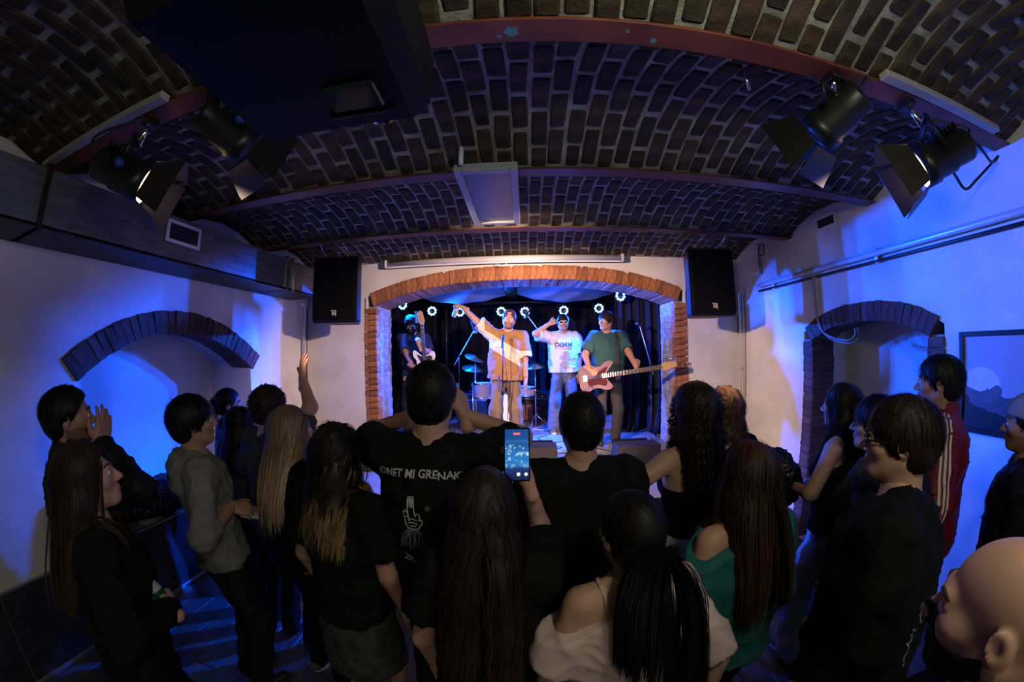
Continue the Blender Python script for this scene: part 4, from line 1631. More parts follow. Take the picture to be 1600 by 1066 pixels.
def two_bone(S, W, l1, l2, pole):
    d = W - S
    L = np.linalg.norm(d)
    L2 = min(max(L, abs(l1 - l2) + .02), (l1 + l2) * .999)
    d = d / (L + 1e-9)
    W = S + d * L2
    a = (l1 * l1 - l2 * l2 + L2 * L2) / (2 * L2)
    h = math.sqrt(max(l1 * l1 - a * a, 0))
    p = np.array(pole, float)
    p = p - d * (p @ d)
    p = unit(p)
    return S + d * a + p * h, W


def person(hc, rz, label, fem=False, build=1.0, lean=0.0, side=0.0, twist=0.0, head=(0, 0, 0), skin='skin_a', base=0.0, h=None,
           arms=None, top=None, bottom=None, shoes=None, hair=None, hands=None, beard=None, res=1.0, legs=None, group='audience', seed=1, extras=None, stubble=0.0,
           mouth=0.0, headscale=1.0):
    """hc: world position of the head centre; arms: dict side -> (wrist, pole) in world coordinates or None"""
    rs = np.random.RandomState(seed)
    root = thing('person', label, 'person', group=group)
    z = hc[2] - base
    s = (z / .931 if h is None else h) / 1.75
    if h is None:
        s *= 1 + .28 * lean * lean
    hs = headscale * (0.5 + .5 * s)
    # ---- rest skeleton
    sw = (.160 if fem else .180) * (.5 + .5 * build) * s
    hw = .092 * s
    hipz = .93 * s
    Tt = T4(t=(0, 0, hipz)) @ T4(rotm((0, 1, 0), side) @ rotm((1, 0, 0), -lean)) @ T4(t=(0, 0, -hipz))
    Tc = Tt @ T4(rotm((0, 0, 1), twist))
    neck0 = app(Tc, (0, -.012 * s, 1.455 * s))
    hy, hp, hr = head
    Rh = Tc[:3, :3] @ rotm((0, 0, 1), hy) @ rotm((1, 0, 0), hp) @ rotm((0, 1, 0), hr)
    npiv = app(Tc, (0, -.004 * s, 1.515 * s))
    hcl = npiv + Rh @ V3(0, .020, .115) * hs
    Th = T4(Rh * hs, hcl)
    c, sn = math.cos(rz), math.sin(rz)
    Rw = np.array([[c, -sn, 0], [sn, c, 0], [0, 0, 1]])
    o = Rw @ hcl
    loc = V3(hc[0] - o[0], hc[1] - o[1], base)
    dz = hc[2] - base - hcl[2]
    root.location = loc
    root.rotation_euler = (0, 0, rz)

    def loc_(w):
        return Rw.T @ (np.array(w, float) - loc)

    # ---- limbs
    ul, fl_ = .285 * s, .255 * s
    sk = {}
    for sd, sg in (('L', -1), ('R', 1)):
        S = app(Tc, (sg * sw, -.012 * s, 1.415 * s))
        spec = (arms or {}).get(sd)
        if spec is None:
            W = S + Tt[:3, :3] @ V3(sg * .07 * s, .06 * s, -.515 * s)
            pole = V3(sg * .5, -1, 0)
        else:
            W = loc_(spec[0]) if spec[0] is not None else S + V3(sg * .07, .1, -.5) * s
            pole = Rw.T @ np.array(spec[1], float)
        E, W = two_bone(S, W, ul, fl_, pole)
        sk[sd] = (S, E, W)
    lg = legs or {}
    hip, knee, ank = {}, {}, {}
    for sd, sg in (('L', -1), ('R', 1)):
        hip[sd] = app(Tt, (sg * hw, 0, .90 * s))
        hip[sd] = V3(sg * hw, 0, .90 * s)
        fx, fy = lg.get(sd, (sg * .115, 0.0))
        ank[sd] = V3(fx * s, (fy - .02) * s, .085 * s)
        knee[sd] = two_bone(hip[sd], ank[sd], .425 * s, .415 * s, (sg * .15, 1, 0))[0]

    # ---- torso sections
    b = build
    if fem:
        SEC = [(.84, .12 * b, .095, -.01), (.91, .168 * b, .118, -.012), (.98, .160 * b, .110, -.006), (1.09, .125 * b, .092, 0), (1.17, .132 * b, .098, .002),
               (1.27, .146 * b, .108, .004), (1.36, .146 * b, .098, -.002), (1.42, .115 * b, .075, -.010), (1.465, .060, .055, -.012)]
    else:
        SEC = [(.84, .125 * b, .098, -.005), (.91, .160 * b, .115, -.006), (1.0, .155 * b, .112, 0), (1.09, .146 * b, .108, .004), (1.20, .158 * b, .116, .004),
               (1.30, .172 * b, .122, .002), (1.38, .170 * b, .108, -.004), (1.43, .130 * b, .080, -.010), (1.47, .065, .060, -.012)]
    SEC = [(z_ * s, rx * s, ry * s * (.5 + .5 * b), yc * s) for z_, rx, ry, yc in SEC]
    ar = (.040 if fem else .047) * s * (.6 + .4 * b)

    def arm_prims(f, sd, t=0.0, k=.03, upto=2.0, flare=0.0, skip_hand=True):
        S, E, W = sk[sd]
        r0, r1, r2 = ar * 1.22 + t, ar * .95 + t, ar * .64 + t
        if upto >= 1:
            f.cone(S, E, r0, r1, k)
            f.cone(E, E + (W - E) * (upto - 1), r1, r1 + (r2 - r1) * (upto - 1) + flare, k * .7)
        else:
            f.cone(S, S + (E - S) * upto, r0, r0 + (r1 - r0) * upto + flare, k)
        return f

    neckT = app(Tc, (0, -.012 * s, 1.44 * s))
    nr = (.046 if fem else .056) * s

    def torso_prims(f, t=0.0, kk=.03):
        f.loft(SEC, Tc, kk, t=t)
        for sg in (-1, 1):
            f.cone(app(Tc, (sg * .03 * s, -.014 * s, 1.475 * s)), app(Tc, (sg * sw * .86, -.014 * s, 1.425 * s)), .040 * s + t * .8, .046 * s + t, .035)
            if fem:
                f.ell(app(Tc, (sg * .066 * s, .088 * s, 1.265 * s)), np.array((.060, .050, .056)) * s + t, .03)
        return f

    bf = Field()
    torso_prims(bf)
    bf.cone(neckT, npiv, nr * 1.08, nr, .03)
    for sd in 'LR':
        arm_prims(bf, sd)
        bf.cone(hip[sd], knee[sd], .076 * s * b, .050 * s, .03)
        bf.cone(knee[sd], ank[sd], .050 * s, .036 * s, .02)
        bf.cone(ank[sd] + V3(0, -.03, -.035) * s, ank[sd] + V3(0, .13, -.045) * s, .034 * s, .028 * s, .02)
    Vb, Qb = bf.mesh(.019 * max(res, 1))
    # ---- head
    nb = np.linalg.inv(Th) @ np.append(neckT, 1)
    hf = head_field(fem, nb[:3], nr / hs)
    Vh, Qh = hf.mesh(.0062 * res, lo=(-.105, -.135, min(-.17, nb[2] - .02)), hi=(.105, .14, .145))
    tint = np.ones((len(Vh), 3))
    lip = np.minimum(((Vh - [0, .090, -.0605]) / [.026, .016, .0075]).__pow__(2).sum(1), ((Vh - [0, .088, -.0715]) / [.023, .016, .0085]).__pow__(2).sum(1))
    tint[lip < 1.05] = (.95, .55, .52)
    ck = ((np.abs(Vh) * [1, 1, 1] - [.045, .075, .028]) / [.025, .04, .025]).__pow__(2).sum(1)
    if stubble:
        m_ = (Vh[:, 2] < -.045) & (Vh[:, 1] > -.02) & (Vh[:, 2] > -.13)
        tint[m_ & (lip > 1.05)] *= 1 - stubble * .6
    Vh2 = Vh @ (Rh * hs).T + hcl
    VV, QQ, TI = [Vb, Vh2], [Qb, Qh + len(Vb)], [np.ones((len(Vb), 3)), tint]
    n = len(Vb) + len(Vh)
    # ---- hands
    hinfo = {}
    for sd, sg in (('L', -1), ('R', 1)):
        hd = (hands or {}).get(sd, {})
        S, E, W = sk[sd]
        fd = unit(Rw.T @ np.array(hd['fd'], float)) if 'fd' in hd else unit(W - E)
        bd = Rw.T @ np.array(hd['bd'], float) if 'bd' in hd else V3(sg, 0, .1)
        bd = unit(bd - fd * (bd @ fd))
        xx = np.cross(fd, bd)
        Rm = np.stack([xx, fd, bd], 1)
        hf2 = hand_field(sd == 'L', hd.get('curl', .35), hd.get('spread', 0), hd.get('thumb', 'side'))
        Vd, Qd = hf2.mesh((.0055 if hd else .009) * res)
        hk = s * (.92 if fem else 1.0)
        Vd = Vd * hk @ Rm.T + W
        VV.append(Vd)
        QQ.append(Qd + n)
        TI.append(np.ones((len(Vd), 3)))
        n += len(Vd)
        hinfo[sd] = (W, Rm, hk)
    sm = skin_mat(skin, {'skin_a': (.48, .265, .185), 'skin_b': (.40, .21, .14), 'skin_d': (.38, .205, .145), 'skin_c': (.54, .30, .215)}[skin])
    me = mesh_np('body', np.concatenate(VV), np.concatenate(QQ))
    col_attr(me, 'tint', np.concatenate(TI))
    put('body', me, sm, root)
    # ---- eyes, brows
    em = [mat('eye_white', (.75, .74, .72), .25), mat('eye_iris', (.03, .022, .018), .15)]
    if hair is None or not hair.get('noeyes'):
        for sg in (-1, 1):
            mb = MB()
            mb.lathe([(0, -.0125)] + [(.0125 * math.sin(a), -.0125 * math.cos(a)) for a in np.linspace(.3, 2.6, 7)], (0, 0, 0), (0, 1, 0), 10)
            mb.m = 1
            mb.lathe([(.0125 * math.sin(a) + .0002, -.0125 * math.cos(a)) for a in (2.6, 2.85, 3.1)] + [(0, .0127)], (0, 0, 0), (0, 1, 0), 10)
            e = mb.build('eye', em, root)
            e.matrix_local = Matrix(Th.tolist()) @ Matrix.Translation((sg * .032, .0805, .001))
    hm = hair['mat'] if hair else None
    if hm is not None:
        for sg in (-1, 1):
            mb = MB()
            mb.tube([app(Th, (sg * x, y, zz)) for x, y, zz in ((.014, .0925, .0235), (.030, .0925, .029), (.045, .084, .0275), (.052, .076, .022))], [.0030 * hs, .0042 * hs, .0036 * hs, .0015], 6)
            mb.build('eyebrow', mat('brow_' + hm.name, (.03, .02, .015), .8), root)
    # ---- clothes
    HT = {'bf': bf, 'Th': Th, 'Tc': Tc, 'Tt': Tt, 's': s, 'hs': hs, 'sk': sk, 'root': root, 'hinfo': hinfo, 'loc': loc, 'Rw': Rw, 'hf': hf, 'seed': seed}
    if bottom:
        kind, mb_, t = bottom[0], bottom[1], bottom[2]
        f = Field()
        if kind == 'skirt':
            zt, zb, fl2 = 1.06 * s, bottom[3] * s, bottom[4]
            f.loft([(zb, .165 * s * b + fl2, .13 * s + fl2, 0), (.92 * s, .172 * s * b + t, .125 * s + t, -.01), (1.0 * s, .158 * s * b + t, .112 * s + t, -.006), (zt, .135 * s * b + t, .10 * s + t, 0)], np.eye(4))
        else:
            lo_ = [q for q in SEC if q[0] < 1.05 * s]
            f.loft(lo_, Tt, .03, t=.004)
            fl2 = bottom[3] if len(bottom) > 3 else 0.0
            for sd in 'LR':
                f.cone(hip[sd] + V3(0, 0, -.06 * s), knee[sd], .074 * s * b + t * .5, .054 * s + t, .04)
                f.cone(knee[sd], ank[sd] + V3(0, 0, -.03 * s), .054 * s + t, .044 * s + t + fl2, .03)
            f.half((0, 0, -1), -.03 * s)
        V, Q = f.mesh(.018 * res)
        V = wrinkle(V, Q, .004 + t * .10, seed + 4, 8)
        me = mesh_np(kind, V, Q)
        put({'skirt': 'skirt'}.get(kind, 'trousers'), me, mb_, root)
    if top:
        t = top.get('t', .018)
        f = Field()
        hem = top.get('hem', .86) * s
        z_top = 1.48 * s
        sec = [(hem, np.interp(hem, [q[0] for q in SEC], [q[1] for q in SEC]) + top.get('flare', .02), np.interp(hem, [q[0] for q in SEC], [q[2] for q in SEC]) + top.get('flare', .02), 0)] + [q for q in SEC if q[0] > hem + .03]
        if top.get('boxy', .162):
            bx = top.get('boxy', .162)
            sec = [(z_, max(rx, bx * s) if z_ < 1.36 * s else rx, max(ry, bx * .72 * s) if z_ < 1.36 * s else ry, yc) for z_, rx, ry, yc in sec]
        sl = top.get('sleeve', .55)
        st = top.get('st', t)
        if sl > 0:
            for sd in 'LR':
                if sd in top.get('bare', ''):
                    continue
                arm_prims(f, sd, st, .045, sl, top.get('cuff', .012 if sl < 1 else 0))
                if sl < 2.2 and top.get('cutcuff', True):
                    S, E, W = sk[sd]
                    q = S + (E - S) * sl if sl <= 1 else E + (W - E) * (sl - 1)
                    d = unit(E - S) if sl <= 1 else unit(W - E)
                    # trim the rounded cuff end
                    rr_ = ar + st + .05
                    f.cone(q + d * (rr_ * 1.05), q + d * (rr_ * 1.5), rr_, rr_, .0, 's')
        f.loft(sec, Tc, .03, t=t)
        for sg in (-1, 1):
            f.cone(app(Tc, (sg * .04 * s, -.014 * s, 1.46 * s)), app(Tc, (sg * sw * .9, -.014 * s, 1.415 * s)), .038 * s + t * .8, .050 * s + t, .035)
            if fem:
                f.ell(app(Tc, (sg * .066 * s, .088 * s, 1.265 * s)), np.array((.060, .050, .056)) * s + t, .03)
        if top.get('hood'):
            for q in range(9):
                a = math.pi * (.02 + .96 * q / 8) + math.pi
                bk = -math.sin(a)
                f.ell(app(Tc, (.088 * s * math.cos(a), -.012 * s + .098 * s * math.sin(a), (1.462 - .030 * bk) * s)), np.array((.036, .036, .040 + .030 * bk)) * s, .035)
            f.ell(app(Tc, (0, -.125 * s, 1.37 * s)), np.array((.085, .035, .075)) * s, .03)
            for sg in (-1, 1):
                f.cone(app(Tc, (sg * .085 * s, -.02 * s, 1.46 * s)), app(Tc, (sg * .03 * s, .090 * s, 1.385 * s)), .030 * s, .022 * s, .03)
        if top.get('collar'):
            f.cone(app(Tc, (0, -.012 * s, 1.43 * s)), app(Tc, (0, -.006 * s, 1.515 * s)), nr + .024, nr + .016, .02)
            f.cone(app(Tc, (0, -.006 * s, 1.45 * s)), app(Tc, (0, .02 * s, 1.60 * s)), nr + .004, nr + .006, .0, 's')
        nk = top.get('neck', .058)
        if nk:
            f.cone(app(Tc, (0, .004 * s, 1.455 * s)), app(Tc, (0, .02 * s, 1.62 * s)), nk * s * .95, nk * s * 1.35, .01, 's')
        for (nn, pp) in top.get('cuts', ()):
            nw = Tc[:3, :3] @ np.array(nn, float)
            f.half(nw, nw @ app(Tc, np.array(pp, float) * s))
        V, Q = f.mesh(top.get('res', .0125) * res)
        V = wrinkle(V, Q, top.get('wr', .010), seed, top.get('wscale', 7))
        me = mesh_np('shirt', V, Q)
        HT['shirt'] = put(top.get('name', 'shirt'), me, top['mat'], root)
        HT['shirtVQ'] = (V, Q)
        HT['field_top'] = f
    # ---- shoes
    if shoes:
        for sd, sg in (('L', -1), ('R', 1)):
            A = ank[sd]
            f = Field()
            f.cone(A + V3(0, -.035, -.035) * s, A + V3(0, .14, -.048) * s, .042 * s, .036 * s, .03)
            f.cone(A, A + V3(0, -.01, -.04) * s, .045 * s, .045 * s, .02)
            f.half((0, 0, -1), -.004)
            V, Q = f.mesh(.017 * res)
            o_ = put('shoe', mesh_np('shoe', V, Q), shoes[0], root)
            so = MB()
            pl_ = [(.046 * s * math.cos(a) * (1 if math.sin(a) < 0 else .9), (.055 + (.135 if math.sin(a) > 0 else .11) * math.sin(a)) * s) for a in np.arange(16) * 2 * math.pi / 16]
            so.prism(pl_, .026, (A[0], A[1], .0145))
            so.build('sole', shoes[1], o_)
    # ---- hair
    if beard:
        f = Field()
        f.ops = [o_ for o_ in head_field(fem, nb[:3], nr / hs).ops]
        f.ops = [(lambda x, y, z, g=fn: g(x, y, z) - beard[1], lo_ - beard[1], hi_ + beard[1], k_, md) if md == 'u' else (fn, lo_, hi_, k_, md) for fn, lo_, hi_, k_, md in f.ops[:-1]]
        f.half((0, -.25, 1), -.038)
        f.half((0, -1, .25), -.012)
        f.ell((0, .10, -.066), (.021, .03, .0095), .002, 's')
        f.ell((0, .11, -.035), (.020, .03, .014), .002, 's')
        for sg in (-1, 1):
            f.ell((sg * .056, .055, -.025), (.028, .05, .028), .004, 's')
        V, Q = f.mesh(.0062 * res, lo=(-.1, -.05, -.15), hi=(.1, .14, 0))
        V = wrinkle(V, Q, .0020, seed, 60)
        me = mesh_np('beard', V @ (Rh * hs).T + hcl, Q)
        col_attr(me, 'strand', np.stack([np.zeros(len(V)), rs.rand(len(V)), np.zeros(len(V))], 1))
        put('beard', me, beard[0], root)
    if hair and hair['style'] != 'bald':
        make_hair(HT, hair, rs, res)
    if extras:
        extras(HT)
    return HT


def tube_strands(P, rad, n=4, flat=.5, nrm=None):
    """P: (N,K,3) strand points, rad (N,K) -> verts, quads"""
    N, K, _ = P.shape
    t = np.gradient(P, axis=1)
    t /= np.linalg.norm(t, axis=2, keepdims=True) + 1e-9
    u = nrm - t * (nrm * t).sum(2, keepdims=True)
    u /= np.linalg.norm(u, axis=2, keepdims=True) + 1e-9
    w = np.cross(t, u)
    a = np.arange(n) * 2 * math.pi / n + .4
    ring = P[:, :, None, :] + rad[:, :, None, None] * (np.cos(a)[None, None, :, None] * u[:, :, None, :] * flat + np.sin(a)[None, None, :, None] * w[:, :, None, :])
    V = ring.reshape(-1, 3)
    i = np.arange(N)[:, None, None] * K * n
    j = np.arange(K - 1)[None, :, None] * n
    q = np.arange(n)[None, None, :]
    q2 = (q + 1) % n
    F = np.stack([i + j + q, i + j + q2, i + j + n + q2, i + j + n + q], -1).reshape(-1, 4)
    return V, F


def make_hair(HT, hair, rs, res):
    """a close cap of hair plus locks that run over the head and fall under gravity"""
    Th, s, hs, root = HT['Th'], HT['s'], HT['hs'], HT['root']
    st = hair['style']
    thick = hair.get('thick', .014)
    CR, CC = np.array((.075, .097, .092)), np.array((0, -.014, .030))
    hl = hair.get('line', (.085, .075, .010, -.035))       # front (y, z) and temple (y, z) of the hairline
    n = unit((0, hl[1] - hl[3], -(hl[0] - hl[2])))
    d = n @ V3(0, hl[0], hl[1])
    f = Field()
    f.ell(CC, CR + thick, .01)
    nape = hair.get('nape', -.085)
    f.ell((0, -.045, -.030), (.066 + thick * .6, .058 + thick * .6, .07), .03)
    f.half(n, d)
    f.half((0, 0, -1), -nape)
    if st not in ('long', 'curlylong'):
        for sg in (-1, 1):
            f.ell((sg * .085, .002, -.025), (.022, .030, .040), .006, 's')
    V, Q = f.mesh(.0076 * res)
    o = np.array([HT['seed'] * .37, 0, 0])
    ang = np.arctan2(V[:, 0], -V[:, 1] + .0)
    N = vnormals(V, Q)
    V = V + N * (.0022 * vnoise(np.stack([ang * 14, V[:, 2] * 8, V[:, 0] * 0], 1) + o, 1.0) + .0015 * vnoise(V + o, 70))[:, None]
    VC = V @ (Th[:3, :3]).T + Th[:3, 3]
    allV, allQ = [VC], [Q]
    allC = [np.stack([np.zeros(len(V)), .5 + .5 * vnoise(np.stack([ang * 9, V[:, 2] * 3, V[:, 0] * 0], 1) + o, 1), np.zeros(len(V))], 1)]
    # roots
    M = int(hair.get('n', 260) * .72)
    k = np.arange(M * 2) + .5
    ph = np.arccos(1 - 2 * k / (M * 2))
    th = math.pi * (1 + 5 ** .5) * k + rs.rand() * 6
    D = np.stack([np.cos(th) * np.sin(ph), np.sin(th) * np.sin(ph), np.cos(ph)], 1) + rs.normal(0, .03, (M * 2, 3))
    D /= np.linalg.norm(D, axis=1, keepdims=True)
    Rt = CC + D * (CR + thick * .5)
    keep = (Rt @ n < d - .004) & (Rt[:, 2] > hair.get('rootmin', -.055))
    Rt, D = Rt[keep], D[keep]
    length = hair.get('len', .1)
    K = hair.get('K', 14)
    if K in (18, 22):
        K -= 4
    Nn = len(Rt)
    if st == 'pony':
        tie = np.array(hair.get('tie', (0, -.125, .02)))
        m_ = hair.get('pn', 120)
        P0 = tie + rs.normal(0, .010, (m_, 3))
        Rt, D, Nn = P0, np.tile(unit((0, -1, .3)), (m_, 1)) + rs.normal(0, .12, (m_, 3)), m_
    LW = Rt @ Th[:3, :3].T + Th[:3, 3]
    NW = D @ Rh_(Th).T
    body, HF = HT['bf'], HT['hf']
    topf = HT.get('field_top')
    Ti = np.linalg.inv(Th)
    P = np.zeros((Nn, K, 3))
    NR = np.zeros((Nn, K, 3))
    p = LW.copy()
    lay = rs.rand(Nn) * thick + .004
    Ls = length * (1 + rs.uniform(-1, 1, Nn) * hair.get('lvar', .12))
    if 'lfront' in hair:
        Ls = np.where(Rt[:, 1] > .0, hair['lfront'] * (1 + rs.uniform(-.1, .1, Nn)), Ls)
    ds = (Ls / (K - 1))[:, None]
    crown = np.array(hair.get('crown', (0, -.055, .125)))
    flow0 = Rt - crown
    if st in ('long', 'curlylong'):
        part = hair.get('part', 0.0)
        flow0 = np.stack([np.sign(Rt[:, 0] - part) * .55, -.5 + 0 * Rt[:, 0], -.6 + 0 * Rt[:, 0]], 1)
        flow0 += (Rt - crown) * 4
    if 'sweep' in hair:
        flow0 = flow0 / (np.linalg.norm(flow0, axis=1, keepdims=True) + 1e-9) * .6 + np.array(hair['sweep'])
    dirv = flow0 @ Rh_(Th).T
    dirv /= np.linalg.norm(dirv, axis=1, keepdims=True) + 1e-9
    if st == 'pony':
        dirv = NW / np.linalg.norm(NW, axis=1, keepdims=True)
    stiff = hair.get('stiff', .80)
    grav = np.array((0, 0, -1.0))
    back = np.array(hair.get('back', (0, -.25, 0))) @ np.eye(3)
    headc = app(Th, CC)

    def sdf(pp):
        hp = (pp - Th[:3, 3]) @ Ti[:3, :3].T
        dh = np.sqrt((((hp - CC) / (CR)) ** 2).sum(1))
        dh = (dh - 1) * .085 * hs
        d2 = HF.pts(hp) * hs if st in ('long', 'curlylong', 'pony') else dh
        db = body.pts(pp)
        if topf is not None:
            db = np.minimum(db, topf.pts(pp))
        return np.minimum(np.minimum(dh, d2), db)

    slow = st in ('long', 'curlylong', 'pony')
    for i in range(K):
        P[:, i] = p
        if i == K - 1:
            break
        g = stiff if i < 3 else stiff - .12
        dirv = dirv * g + (grav + back * (1 if i < K * .6 else .2)) * (1 - g)
        if not slow:
            dirv = dirv + rs.normal(0, hair.get('jit', .12), dirv.shape)
        else:
            dirv = dirv + rs.normal(0, .03, dirv.shape)
        dirv /= np.linalg.norm(dirv, axis=1, keepdims=True) + 1e-9
        q = p + dirv * ds
        if slow or i < 5:
            for _ in range(2):
                e = .004
                sd = sdf(q)
                need = lay - sd
                m_ = need > 0
                if hair.get('rise') and i > 1:
                    break
                if m_.any():
                    qm = q[m_]
                    s0 = sd[m_]
                    G = np.stack([sdf(qm + np.eye(3)[a] * e) - s0 for a in range(3)], 1)
                    G /= np.linalg.norm(G, axis=1, keepdims=True) + 1e-9
                    q[m_] = qm + G * np.minimum(need[m_], .03)[:, None]
        if slow:
            axl = Rh_(Th)[:, 0]
            lat = (q - headc) @ axl
            over = np.abs(lat) - hair.get('wide', .105) * hs
            q = q - axl[None] * (np.sign(lat) * np.maximum(over, 0) * .5)[:, None]
        hug = hair.get('hug', .75 if not slow else .55)
        if hug:
            hp = (q - Th[:3, 3]) @ Ti[:3, :3].T
            rr = np.sqrt((((hp - CC) / CR) ** 2).sum(1))
            dh = (rr - 1) * .085 * hs
            lim = -.12 if not slow else -.02
            m_ = (dh > lay) & (hp[:, 2] > lim)
            if m_.any():
                g_ = (hp - CC) / CR ** 2
                g_ = (g_ / (np.linalg.norm(g_, axis=1, keepdims=True) + 1e-9)) @ Rh_(Th).T
                q = q - g_ * (np.where(m_, dh - lay, 0) * hug)[:, None]
        dirv = q - p
        dirv /= np.linalg.norm(dirv, axis=1, keepdims=True) + 1e-9
        p = q
    out = P - headc
    if slow:
        out = out * [1, 1, .25]
    NR = out / (np.linalg.norm(out, axis=2, keepdims=True) + 1e-9)
    if hair.get('curl'):
        ca, cw = hair['curl']
        tt = np.linspace(0, 1, K)
        phs = rs.rand(Nn) * 6.28
        t_ = np.gradient(P, axis=1)
        t_ /= np.linalg.norm(t_, axis=2, keepdims=True) + 1e-9
        w_ = np.cross(t_, NR)
        amp = ca * np.minimum(1, tt * 3 + .15)[None, :, None]
        an = phs[:, None] + tt[None] * cw * Ls[:, None] * 6.28
        P = P + amp * (np.cos(an)[..., None] * NR + np.sin(an)[..., None] * w_)
    r = hair.get('r', .006)
    tt = np.linspace(0, 1, K)
    prof = np.minimum(1, .45 + tt * 3) * np.clip((1.04 - tt) / .35, .10, 1)

    def ribbons(P, NR, rad, rnd_):
        n_ = len(P)
        V2, F2 = tube_strands(P, rad, 2, 0.0, NR)
        F2 = F2.reshape(n_, K - 1, 2, 4)[:, :, 0].reshape(-1, 4)
        allQ.append(F2 + sum(len(v) for v in allV))
        allV.append(V2)
        cc = np.zeros((n_, K, 2, 3))
        cc[..., 0] = tt[None, :, None]
        cc[..., 1] = rnd_[:, None, None]
        allC.append(cc.reshape(-1, 3))
    # broad under-layer, then fine strands beside each guide
    ribbons(P - NR * .003, NR, r * (1 + rs.uniform(-.3, .3, Nn))[:, None] * prof[None], rs.rand(Nn) * .35)
    t_ = np.gradient(P, axis=1)
    t_ /= np.linalg.norm(t_, axis=2, keepdims=True) + 1e-9
    w_ = np.cross(t_, NR)
    w_ /= np.linalg.norm(w_, axis=2, keepdims=True) + 1e-9
    wid = hair.get('spread', r * 1.1)
    for c_ in range(hair.get('kids', 2)):
        a_ = rs.uniform(-1, 1, Nn)[:, None, None] * wid
        b_ = rs.uniform(-.1, 1, Nn)[:, None, None] * .0035
        wob = .0015 * np.sin(tt[None] * rs.uniform(4, 12, Nn)[:, None] + rs.rand(Nn)[:, None] * 6)[..., None]
        ribbons(P + w_ * (a_ * (1 - .35 * tt[None, :, None]) + wob) + NR * b_, NR, hair.get('fr', .0024) * (1 + rs.uniform(-.3, .5, Nn))[:, None] * prof[None], rs.rand(Nn))
    if st == 'pony':
        # combed strands over the skull to the tie
        m_ = 420
        k2 = np.arange(m_ * 2) + .5
        ph2 = np.arccos(1 - 2 * k2 / (m_ * 2))
        th2 = math.pi * (1 + 5 ** .5) * k2
        D2 = np.stack([np.cos(th2) * np.sin(ph2), np.sin(th2) * np.sin(ph2), np.cos(ph2)], 1)
        R2 = CC + D2 * (CR + thick + .001)
        R2 = R2[(R2 @ n < d - .002) & (R2[:, 2] > -.075)]
        u_ = tt[None, :, None]
        G2 = R2[:, None] * (1 - u_) + (tie + 0 * R2)[:, None] * u_
        G2 = G2 - CC
        G2 = CC + G2 / np.sqrt(((G2 / (CR + thick + .0012)) ** 2).sum(2, keepdims=True))
        N2 = (G2 - CC) / CR ** 2
        N2 /= np.linalg.norm(N2, axis=2, keepdims=True)
        G2 = G2 @ Th[:3, :3].T + Th[:3, 3]
        N2 = N2 @ Rh_(Th).T
        ribbons(G2, N2, np.full((len(R2), K), .0032), rs.rand(len(R2)))
    me = mesh_np('hair', np.concatenate(allV), np.concatenate(allQ))
    col_attr(me, 'strand', np.concatenate(allC))
    put('hair', me, hair['mat'], root)


def Rh_(T):
    A = T[:3, :3]
    return A / np.cbrt(np.linalg.det(A))

# ------------------------------------------------------------------ wardrobe
blk = mat('black_cotton', (.006, .006, .0065), .85, spec=.15, var=.2, scale=30)
blk2 = mat('black_nylon', (.012, .012, .014), .5, spec=.15)
charc = mat('charcoal_cotton', (.055, .057, .060), .9, spec=.15)
greyf = mat('grey_fleece', (.20, .195, .185), .95, var=.15, scale=60)
pinkw = mat('pale_pink_jersey', (.66, .50, .46), .85)
tealj = mat('teal_jersey', (.010, .125, .125), .85)
jeans = mat('blue_denim', (.085, .11, .17), .85, var=.12, scale=70)
jeansl = mat('light_denim', (.34, .40, .50), .85, var=.1, scale=70)
brownt = mat('brown_corduroy', (.16, .105, .06), .9, var=.15, scale=8, stretch=(30, 30, 1))
blackt = mat('black_trousers', (.012, .012, .014), .8, spec=.15)
whitet = mat('white_tee', (.46, .43, .45), .85)
tealt = mat('petrol_tee', (.030, .085, .095), .85, spec=.15)
navyt = mat('navy_tee', (.020, .028, .055), .85, spec=.15)
redj = mat('maroon_tracktop', (.18, .006, .016), .6)
skirtw = mat('pale_skirt', (.48, .47, .48), .85)
plaid = mat('plaid_wool', (.020, .025, .025), .9, col2=(.06, .06, .05), scale=18)
whitel = mat('white_print', (.50, .50, .50), .7)
shoeb = (mat('black_shoe', (.015, .015, .016), .45), mat('dark_sole', (.03, .03, .03), .7))
shoew = (mat('canvas_shoe', (.12, .13, .16), .7), mat('white_sole', (.70, .70, .68), .6))
shoebr = (mat('brown_suede', (.13, .075, .045), .8), mat('white_sole', (.70, .70, .68), .6))
h_black = hair_mat('hair_black', (.006, .005, .005))
h_dark = hair_mat('hair_dark_brown', (.018, .010, .006))
h_brown = hair_mat('hair_brown', (.040, .021, .011))
h_lbrown = hair_mat('hair_light_brown', (.085, .043, .022))
h_ombre = hair_mat('hair_ombre', (.012, .009, .007), (.33, .21, .10), .50, .80)
h_blond = hair_mat('hair_blond_streaks', (.15, .105, .066), (.50, .37, .24), .05, .55)
h_curl = hair_mat('hair_curly_dark', (.016, .009, .006))
h_tipj = hair_mat('hair_brown_tips', (.022, .012, .008), (.060, .030, .015), .6, .95)
SHORT = dict(style='short', n=700, r=.0085, len=.055, thick=.013, K=8, jit=.06, flat=.2)
LONG = dict(style='long', n=620, r=.0140, len=.42, thick=.012, K=18, flat=.13)


def bvh_of(HT):
    V, Q = HT['shirtVQ']
    return BVHTree.FromPolygons([tuple(v) for v in V], [tuple(map(int, q)) for q in Q])


